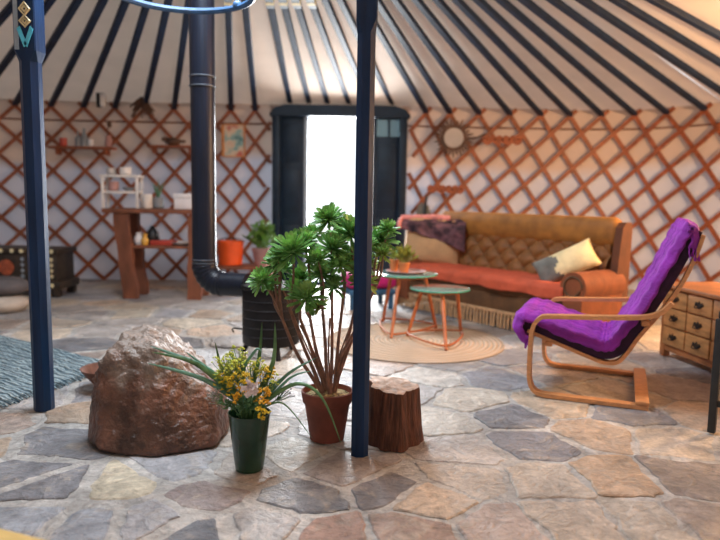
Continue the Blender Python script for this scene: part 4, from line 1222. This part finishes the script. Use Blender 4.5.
# white rack
rx0, rx1 = at(103,190,CY0+.12).x, at(140,190,CY0+.12).x; rz1 = at(120,175,CY0+.12).z
rh = rz1-ztop_
t = thing('white_rack', 'small white two-tier rack standing on the console table', 'rack', ((rx0+rx1)/2, CY0+.14, ztop_+.001))
rw = (rx1-rx0)/2
for a in (-rw, rw-.03):
    for b_ in (-.08,.06): obj('leg', MB().box(a,a+.03,b_,b_+.025,0,rh-.025,.003), 'white', t)
obj('top_shelf', MB().box(-rw-.01,rw+.01,-.09,.095,rh-.025,rh,.004), 'white', t)
obj('middle_shelf', MB().box(-rw+.01,rw-.01,-.075,.08,rh*.48-.012,rh*.48+.012,.003), 'white', t)
rcx_, rcy_ = (rx0+rx1)/2, CY0+.14
def jar(name, x, y, z, prof, m, lab, cat, grp=None): return solo(name, MB().lathe(prof, 24), m, lab, cat, (x,y,z), 0, grp)
cup = lambda r, h: [(r*.7,0),(r,h*.15),(r,h),(r*.9,h),(r*.88,h*.2),(0,h*.15)]
jar('cup', rcx_-.11, rcy_, ztop_+rh+.002, cup(.05,.07), 'wsprig', 'pale cup on top of the white rack, left one', 'cup', 'cups on the white rack')
jar('cup', rcx_+.04, rcy_, ztop_+rh+.002, cup(.06,.08), 'white', 'pale cup on top of the white rack, right one', 'cup', 'cups on the white rack')
jar('cup', rcx_-.09, rcy_, ztop_+rh*.48+.014, cup(.055,.10), 'pinkc', 'pinkish cup on the middle shelf of the white rack', 'cup', 'cups on the white rack')
jar('bowl', rcx_+.07, rcy_, ztop_+rh*.48+.014, [(.03,0),(.07,.04),(.065,.04),(.0,.01)], 'greyc', 'small grey bowl on the middle shelf of the white rack', 'bowl')
p = at(147,203,CY0+.1); jar('plant_pot', p.x, CY0+.1, ztop_+.002, cup(.055,.15), 'white', 'white pot on the console table beside the rack', 'pot')
p = at(156,203,CY0+.12)
t = thing('potted_cactus', 'spiky grey-green plant in a grey pot on the console table', 'potted plant', (p.x+.01,CY0+.17,ztop_+.002))
obj('pot', MB().lathe(cup(.06,.12), 24), 'greyc', t)
mb = MB()
for k in range(14):
    a = k*2.4; d = Vector((math.cos(a)*.35, math.sin(a)*.35, 1)).normalized(); L = random.uniform(.14,.27)
    mb.tube([(0,0,.10), d*L*.5+Vector((0,0,.10)), d*L+Vector((0,0,.10))], lambda u: .011*(1-u*.85), 5)
obj('spikes', mb, 'cactus', t)
p = at(187,203,CY0+.15)
t = thing('storage_box', 'white lidded box on the console table beside the stove pipe', 'box', (p.x,CY0+.17,ztop_+.001))
obj('body', MB().box(-.12,.12,-.09,.09,0,.115,.006), 'ceramic', t); obj('lid', MB().box(-.125,.125,-.095,.095,.117,.165,.006), 'ceramic', t)
# lower shelf
p = at(139,243,CY0+.1)
jar('jug', p.x, CY0+.1, zsf+.001, [(.03,0),(.05,.03),(.045,.08),(.025,.11),(.03,.13),(.024,.13),(.0,.10)], 'ceramic', 'small white jug on the lower shelf of the console', 'jug')
p = at(144,243,CY0+.1)
jar('vase', p.x+.02, CY0+.07, zsf+.001, [(.03,0),(.045,.04),(.02,.09),(.03,.12),(.022,.12),(0,.08)], 'goldc', 'small gold vase beside the white jug on the lower shelf', 'vase')
p = at(150,243,CY0+.2)
jar('kettle', p.x+.03, CY0+.20, zsf+.001, [(.05,0),(.075,.05),(.065,.13),(.03,.17),(.015,.20),(0,.205)], 'black', 'dark round kettle on the lower shelf behind the gold vase', 'kettle')
p = at(163,243,CY0+.15)
solo('book', MB().box(-.12,.12,-.09,.09,0,.05,.004), 'redc', 'dark red book lying on the lower shelf of the console', 'book', (p.x+.01,CY0+.15,zsf+.001))
p = at(184,243,CY0+.15)
jar('plate', p.x, CY0+.17, zsf+.001, [(.08,0),(.16,.03),(.165,.035),(.15,.035),(.08,.012),(0,.012)], 'ceramic', 'white plate on the lower shelf near the stove pipe', 'plate')

# ------------------------------------------------------------------ wall shelves and small things on the left lattice
WY = 8.02
def shelf(x0, x1, y, lab):
    a, b_ = at(x0,y,WY), at(x1,y,WY)
    t = thing('wall_shelf', lab, 'shelf', ((a.x+b_.x)/2,WY,a.z))
    obj('board', MB().box(-(b_.x-a.x)/2,(b_.x-a.x)/2,-.13,.04,-.03,0,.004), 'lattice', t)
    for k in (-1,1): obj('bracket', MB().box(k*(b_.x-a.x)*.38-.012,k*(b_.x-a.x)*.38+.012,-.10,.04,-.10,-.03,.003), 'lattice', t)
    return a.z+.001
z = shelf(52,116,146.5,'small wooden shelf on the lattice above the white rack, left of the other shelf')
def wj(px, lab, name, cat, prof, m):
    p = at(px,140,WY); return jar(name, p.x, WY-.05, z, prof, m, lab, cat)
wj(65,'small red pot on the left wall shelf','pot','pot',cup(.045,.10),'redc')
wj(80,'grey bottle on the left wall shelf beside the red pot','bottle','bottle',[(.035,0),(.038,.10),(.014,.13),(.014,.19),(0,.19)],'greyc')
wj(86,'taller grey bottle in the middle of the left wall shelf','bottle','bottle',[(.04,0),(.04,.13),(.016,.17),(.016,.22),(0,.22)],'greyc')
wj(92.5,'small white jar on the left wall shelf','jar','jar',cup(.035,.09),'ceramic')
p = at(110,140,WY); t = thing('bud_vase', 'small pinkish bud vase with a dark stem at the right end of the wall shelf', 'vase', (p.x,WY-.05,z))
obj('body', MB().lathe([(.03,0),(.045,.05),(.03,.12),(.035,.14),(.028,.14),(0,.10)],20), 'pinkc', t)
obj('stem', MB().tube(crom([(0,0,.10),(-.005,0,.20),(.01,0,.26)],4), .006, 5), 'darkwood', t); obj('bud', MB().sphere((.015,0,.27),.030,sz=1.4), 'darkwood', t)
z = shelf(150,197,145.5,'small wooden shelf on the lattice next to the stove pipe')
p = at(174,140,WY)
mb = MB(); mb.sphere((0,0,.05),.06,1.7,.7,.8,2); mb.sphere((-.10,0,.075),.035,1.2,.8,.9,2); mb.sphere((.12,0,.05),.03,1.5,.6,.6,2)
solo('driftwood_piece', mb, 'darkwood', 'dark lump of driftwood on the shelf next to the stove pipe', 'ornament', (p.x,WY-.05,z))
# dark dried bundle
p = at(143,109,WY)
mb = MB()
for k in range(26):
    a = random.uniform(-.9,.9); L = random.uniform(.12,.28)
    mb.tube([(0,0,.14),(math.sin(a)*L*.5,random.uniform(-.04,.04),.14-math.cos(a)*L*.5),(math.sin(a)*L,random.uniform(-.06,.06),.14-math.cos(a)*L)], .009, 4)
solo('dried_bundle', mb, 'darkwood', 'dark dried plant bundle hanging from the lattice above the white rack', 'dried plant', (p.x,WY-.04,p.z))
# small white and dark box at the roof edge
p = at(101,99,WY-.05)
t = thing('wall_box', 'small white box with dark side at the roof edge left of the stove pipe', 'box', (p.x,WY-.06,p.z-.09))
obj('body', MB().box(.0,.055,-.03,.03,0,.18,.006), 'white', t); obj('side_plate', MB().box(-.045,-.002,-.025,.025,-.01,.17,.005), 'black', t)
# picture
a, b_ = at(222,157,WY), at(245,124.5,WY); pw, ph = b_.x-a.x, b_.z-a.z
t = thing('wall_picture', 'small framed abstract picture in teal and red hanging left of the door', 'picture', (a.x,WY,a.z))
fr = MB(); fr.box(0,.035,-.03,.01,0,ph,.003); fr.box(pw-.012,pw,-.03,.01,0,ph,.003); fr.box(0,pw,-.03,.01,0,.012,.003); fr.box(0,pw,-.03,.01,ph-.012,ph,.003)
obj('frame', fr, pmat('frame_wood',(.50,.20,.06),.2), t)
pic = bpy.data.materials.new('abstract_paint'); pic.use_nodes = True
N = pic.node_tree.nodes; L = pic.node_tree.links; tc = N.new('ShaderNodeTexCoord'); nz = N.new('ShaderNodeTexNoise'); nz.inputs['Scale'].default_value = 7; nz.inputs['Detail'].default_value=3
L.new(tc.outputs['Object'], nz.inputs['Vector']); r = N.new('ShaderNodeValToRGB'); r.color_ramp.interpolation='EASE'
r.color_ramp.elements[0].position=.33; r.color_ramp.elements[0].color=(.06,.16,.17,1); r.color_ramp.elements[1].position=.68; r.color_ramp.elements[1].color=(.45,.12,.08,1)
e_ = r.color_ramp.elements.new(.45); e_.color=(.22,.36,.34,1); e_ = r.color_ramp.elements.new(.55); e_.color=(.55,.45,.33,1)
L.new(nz.outputs['Fac'], r.inputs['Fac']); L.new(r.outputs[0], N['Principled BSDF'].inputs['Base Color'])
obj('canvas', MB().box(.03,pw-.01,-.02,.0,.01,ph-.01), pic, t, smooth=False)

# ------------------------------------------------------------------ right lattice ornaments
p = at(453.5,138,WY)
t = thing('sun_mirror', 'round mirror with dark wooden sunburst rays on the lattice right of the door', 'mirror', (p.x,WY-.02,p.z))
RX = Matrix.Rotation(PI/2,4,'X')
obj('glass', MB().lathe([(0,0),(.125,0),(.125,.008),(0,.008)],36,mat=RX), 'mirror', t)
obj('frame', MB().lathe([(.120,-.012),(.155,-.012),(.16,.0),(.155,.016),(.122,.016),(.118,.004),(.120,-.012)],36,mat=RX,cap=False), 'darkwood', t)
mb = MB()
for k in range(28):
    a = 2*PI*k/28; r1 = .245 if k%2 else .215
    d = Vector((math.cos(a),0,math.sin(a))); s_ = Vector((-math.sin(a),0,math.cos(a)))
    mb.ribbon([d*.145, d*.19, d*r1], [s_*1,s_*1.1,s_*.45], [Vector((0,1,0))]*3, .026, .014)
o = obj('rays', mb, 'darkwood', t)
mb = MB(); mb.ribbon([Vector((-.09,-.018,-.07)),Vector((.09,-.018,.07))],[Vector((.6,0,-.8))]*2,[Vector((0,1,0))]*2,.010,.004)
def carved(x0, y0, x1, y1, lab):
    a, b_ = at(x0,y0,WY), at(x1,y1,WY); w = b_.x-a.x; h_ = a.z-b_.z
    t = thing('carved_rack', lab, 'wall rack', ((a.x+b_.x)/2,WY-.01,b_.z))
    n = 24; up_ = [(-w/2+w*k/n, h_*(.72+.28*abs(math.sin(k*PI/6)))) for k in range(n+1)]; dn = [(w/2-w*k/n, h_*(.25-.22*abs(math.sin(k*PI/4)))) for k in range(n+1)]
    mb = MB(); mb.prism(up_+dn, .03, Matrix.Translation((0,-.03,0))); obj('board', mb, 'carved', t, smooth=False)
    for k in range(5):
        x = -w*.4+w*.8*k/4
        obj('peg', MB().tube([(x,-.03,h_*.5),(x,-.07,h_*.5+.006),(x,-.09,h_*.5+.02)],.010,8), 'carved', t)
    return t
carved(482,145,522,135.5,'carved red-brown peg rack on the lattice right of the sun mirror')
carved(427,193.5,464,185,'carved red-brown peg rack on the lattice below the sun mirror')
p0, p1 = at(466,139,WY-.03), at(486,134,WY-.03)
solo('hanging_stick', MB().tube([p0,(p0+p1)/2+Vector((0,0,-.02)),p1],.012,6), 'darkwood', 'short dark stick between the sun mirror and the peg rack', 'stick')

# ------------------------------------------------------------------ low bench with bucket and plant left of the door
BY = 7.45
x0, x1 = at(212,268,BY).x, at(276,268,BY).x; zb = at(240,265,BY).z
t = thing('low_bench', 'low wooden bench left of the door behind the stove', 'bench', ((x0+x1)/2,BY,0))
obj('seat', MB().box(-(x1-x0)/2,(x1-x0)/2,-.16,.2,zb-.04,zb,.006), 'rustic', t)
for a in (-(x1-x0)/2+.03,(x1-x0)/2-.08):
    for b_ in (-.14,.12): obj('leg', MB().box(a,a+.05,b_,b_+.05,.004,zb-.04,.004), 'rustic', t)
p = at(230.5,262,BY)
t = thing('bucket', 'bright orange bucket on the low bench beside the stove pipe', 'bucket', (p.x,BY,zb+.001))
obj('body', MB().lathe([(.125,0),(.135,.01),(.155,.26),(.162,.265),(.160,.28),(.148,.275),(.12,.02),(0,.015)],36), 'bucket', t)
obj('handle', MB().tube([(.16*math.cos(a),.02,.26+.05*math.sin(a)) for a in [k*PI/12 for k in range(13)]],.006,6), 'black', t)
p = at(258,262,BY)
small_pot('potted_plant', p.x+.03, BY+.06, zb+.001, .105, .20, 'pinkc', 'bushy light green plant in a dusty pink pot left of the door', 'herb', 60, .7, .32, .050)

# ------------------------------------------------------------------ painted chest and poufs at far left
q = fl(61,297.5); ex, ey = q.x, q.y
zc_ = at(50,249,ey).z
t = thing('painted_chest', 'dark wooden chest painted with flowers at the far left, behind the blue post', 'chest', (ex-.45,ey+.2,0), -.03)
obj('body', MB().box(-.42,.42,-.18,.2,.10,zc_-.05,.006), 'painted', t)
obj('lid', MB().box(-.45,.45,-.21,.22,zc_-.05,zc_,.008), 'painted', t)
obj('plinth', MB().box(-.45,.47,-.22,.22,.09,.17,.008), 'painted', t)
for a in (-.44,.36):
    for b_ in (-.2,.13): obj('foot', MB().box(a,a+.08,b_,b_+.08,.004,.09,.006), 'painted', t)
obj('medallion', MB().lathe([(0,0),(.075,0),(.085,.006),(0,.010)],24,mat=Matrix.Translation((-.12,-.182,.31))@Matrix.Rotation(PI/2,4,'X')), 'medal', t)
obj('medallion', MB().lathe([(0,0),(.045,0),(.05,.006),(0,.010)],24,mat=Matrix.Translation((.23,-.182,.31))@Matrix.Rotation(PI/2,4,'X')), 'medal', t)
for k, (zz, yy) in enumerate(((zc_-.025,-.211),(.13,-.221))):
    for x in (-.36,-.26,-.16,-.04,.06,.20,.29,.38):
        mb = MB()
        for j in range(5):
            a = j*2*PI/5; mb.sphere((x+.016*math.cos(a),yy,zz+.016*math.sin(a)),.011,sy=.35,sub=1)
        mb.sphere((x,yy-.003,zz),.010,sy=.5,sub=1)
        obj('painted_flower', mb, 'cream', t)
for x in (-.35,.05,.36):
    for zz in (.22,.28,.34,.40):
        mb = MB()
        for j in range(4):
            a = j*PI/2; mb.sphere((x+.013*math.cos(a),-.181,zz+.013*math.sin(a)),.010,sy=.35,sub=1)
        obj('painted_flower', mb, 'greyblue' if x < .3 else 'cream', t)
def pouf(cx, cy, z, a, b_, h_, m, lab):
    mb = MB(); mb.sphere((0,0,h_/2),1,a,b_,h_/2,4)
    for v in mb.bm.verts:
        v.co.z = h_/2 + math.copysign(min(h_/2, abs(v.co.z-h_/2)*1.35), v.co.z-h_/2); v.co += v.co.normalized()*.006*fbm(v.co*6,3)
    solo('pouf', mb, m, lab, 'pouf', (cx,cy,z), angle=180)
q = fl(-2,315); 
pouf(q.x-.06,q.y+.18,.004,.23,.20,.15,'pebbeige','beige round pouf on the floor at the left edge of the picture')
pouf(q.x-.06,q.y+.20,.162,.24,.20,.15,'pebgrey','dark grey round pouf stacked on the beige pouf at the left edge')

# pale board edge at the bottom left corner
a = fl(0,527,.30); b_ = fl(72,545,.30)
d = (b_-a); d.normalize()
ang = math.atan2(d.y,d.x)
t = thing('bench', 'pale yellow wooden bench corner at the bottom left corner of the picture', 'bench', (a.x,a.y,0), ang)
obj('seat', MB().box(-.9,.55,-.34,0,.262,.30,.008), 'palewood', t)
for x in (-.85,.46):
    for y in (-.31,-.06): obj('leg', MB().box(x,x+.045,y,y+.045,.004,.262,.004), 'palewood', t)

# ------------------------------------------------------------------ light
W = bpy.data.worlds.new('world'); S.world = W; W.use_nodes = True
bgn = W.node_tree.nodes['Background']; bgn.inputs['Color'].default_value = (.90,.95,1.0,1); bgn.inputs['Strength'].default_value = 1.3
def area(name, loc, rot, size, sizey, power, col):
    l = bpy.data.lights.new(name,'AREA'); l.shape='RECTANGLE'; l.size=size; l.size_y=sizey; l.energy=power; l.color=col
    o = bpy.data.objects.new(name,l); C.objects.link(o); o.location=loc; o.rotation_euler=rot; return o
# daylight falling through the crown opening and the open door
l = area('crown_daylight', (APEX.x,APEX.y,crz+.10), (0,0,0), 1.15, 1.15, 125, (.80,.90,1.0))
area('door_daylight', ((xo0+xo1)/2, DY+.5, 1.15), (math.radians(-90),0,0), xo1-xo0, 2.0, 180, (.95,.98,1.0))
# low warm sun/lamp glow from the right part of the tent
l = bpy.data.lights.new('warm_lamp','POINT'); l.energy=320; l.color=(1.0,.60,.29); l.shadow_soft_size=.15
o = bpy.data.objects.new('warm_lamp',l); C.objects.link(o); o.location=(4.0,4.4,1.7)
S.view_settings.view_transform='Standard'; S.view_settings.look='None'; S.view_settings.gamma=1; S.view_settings.exposure=0.15
S.view_settings.use_curve_mapping=False
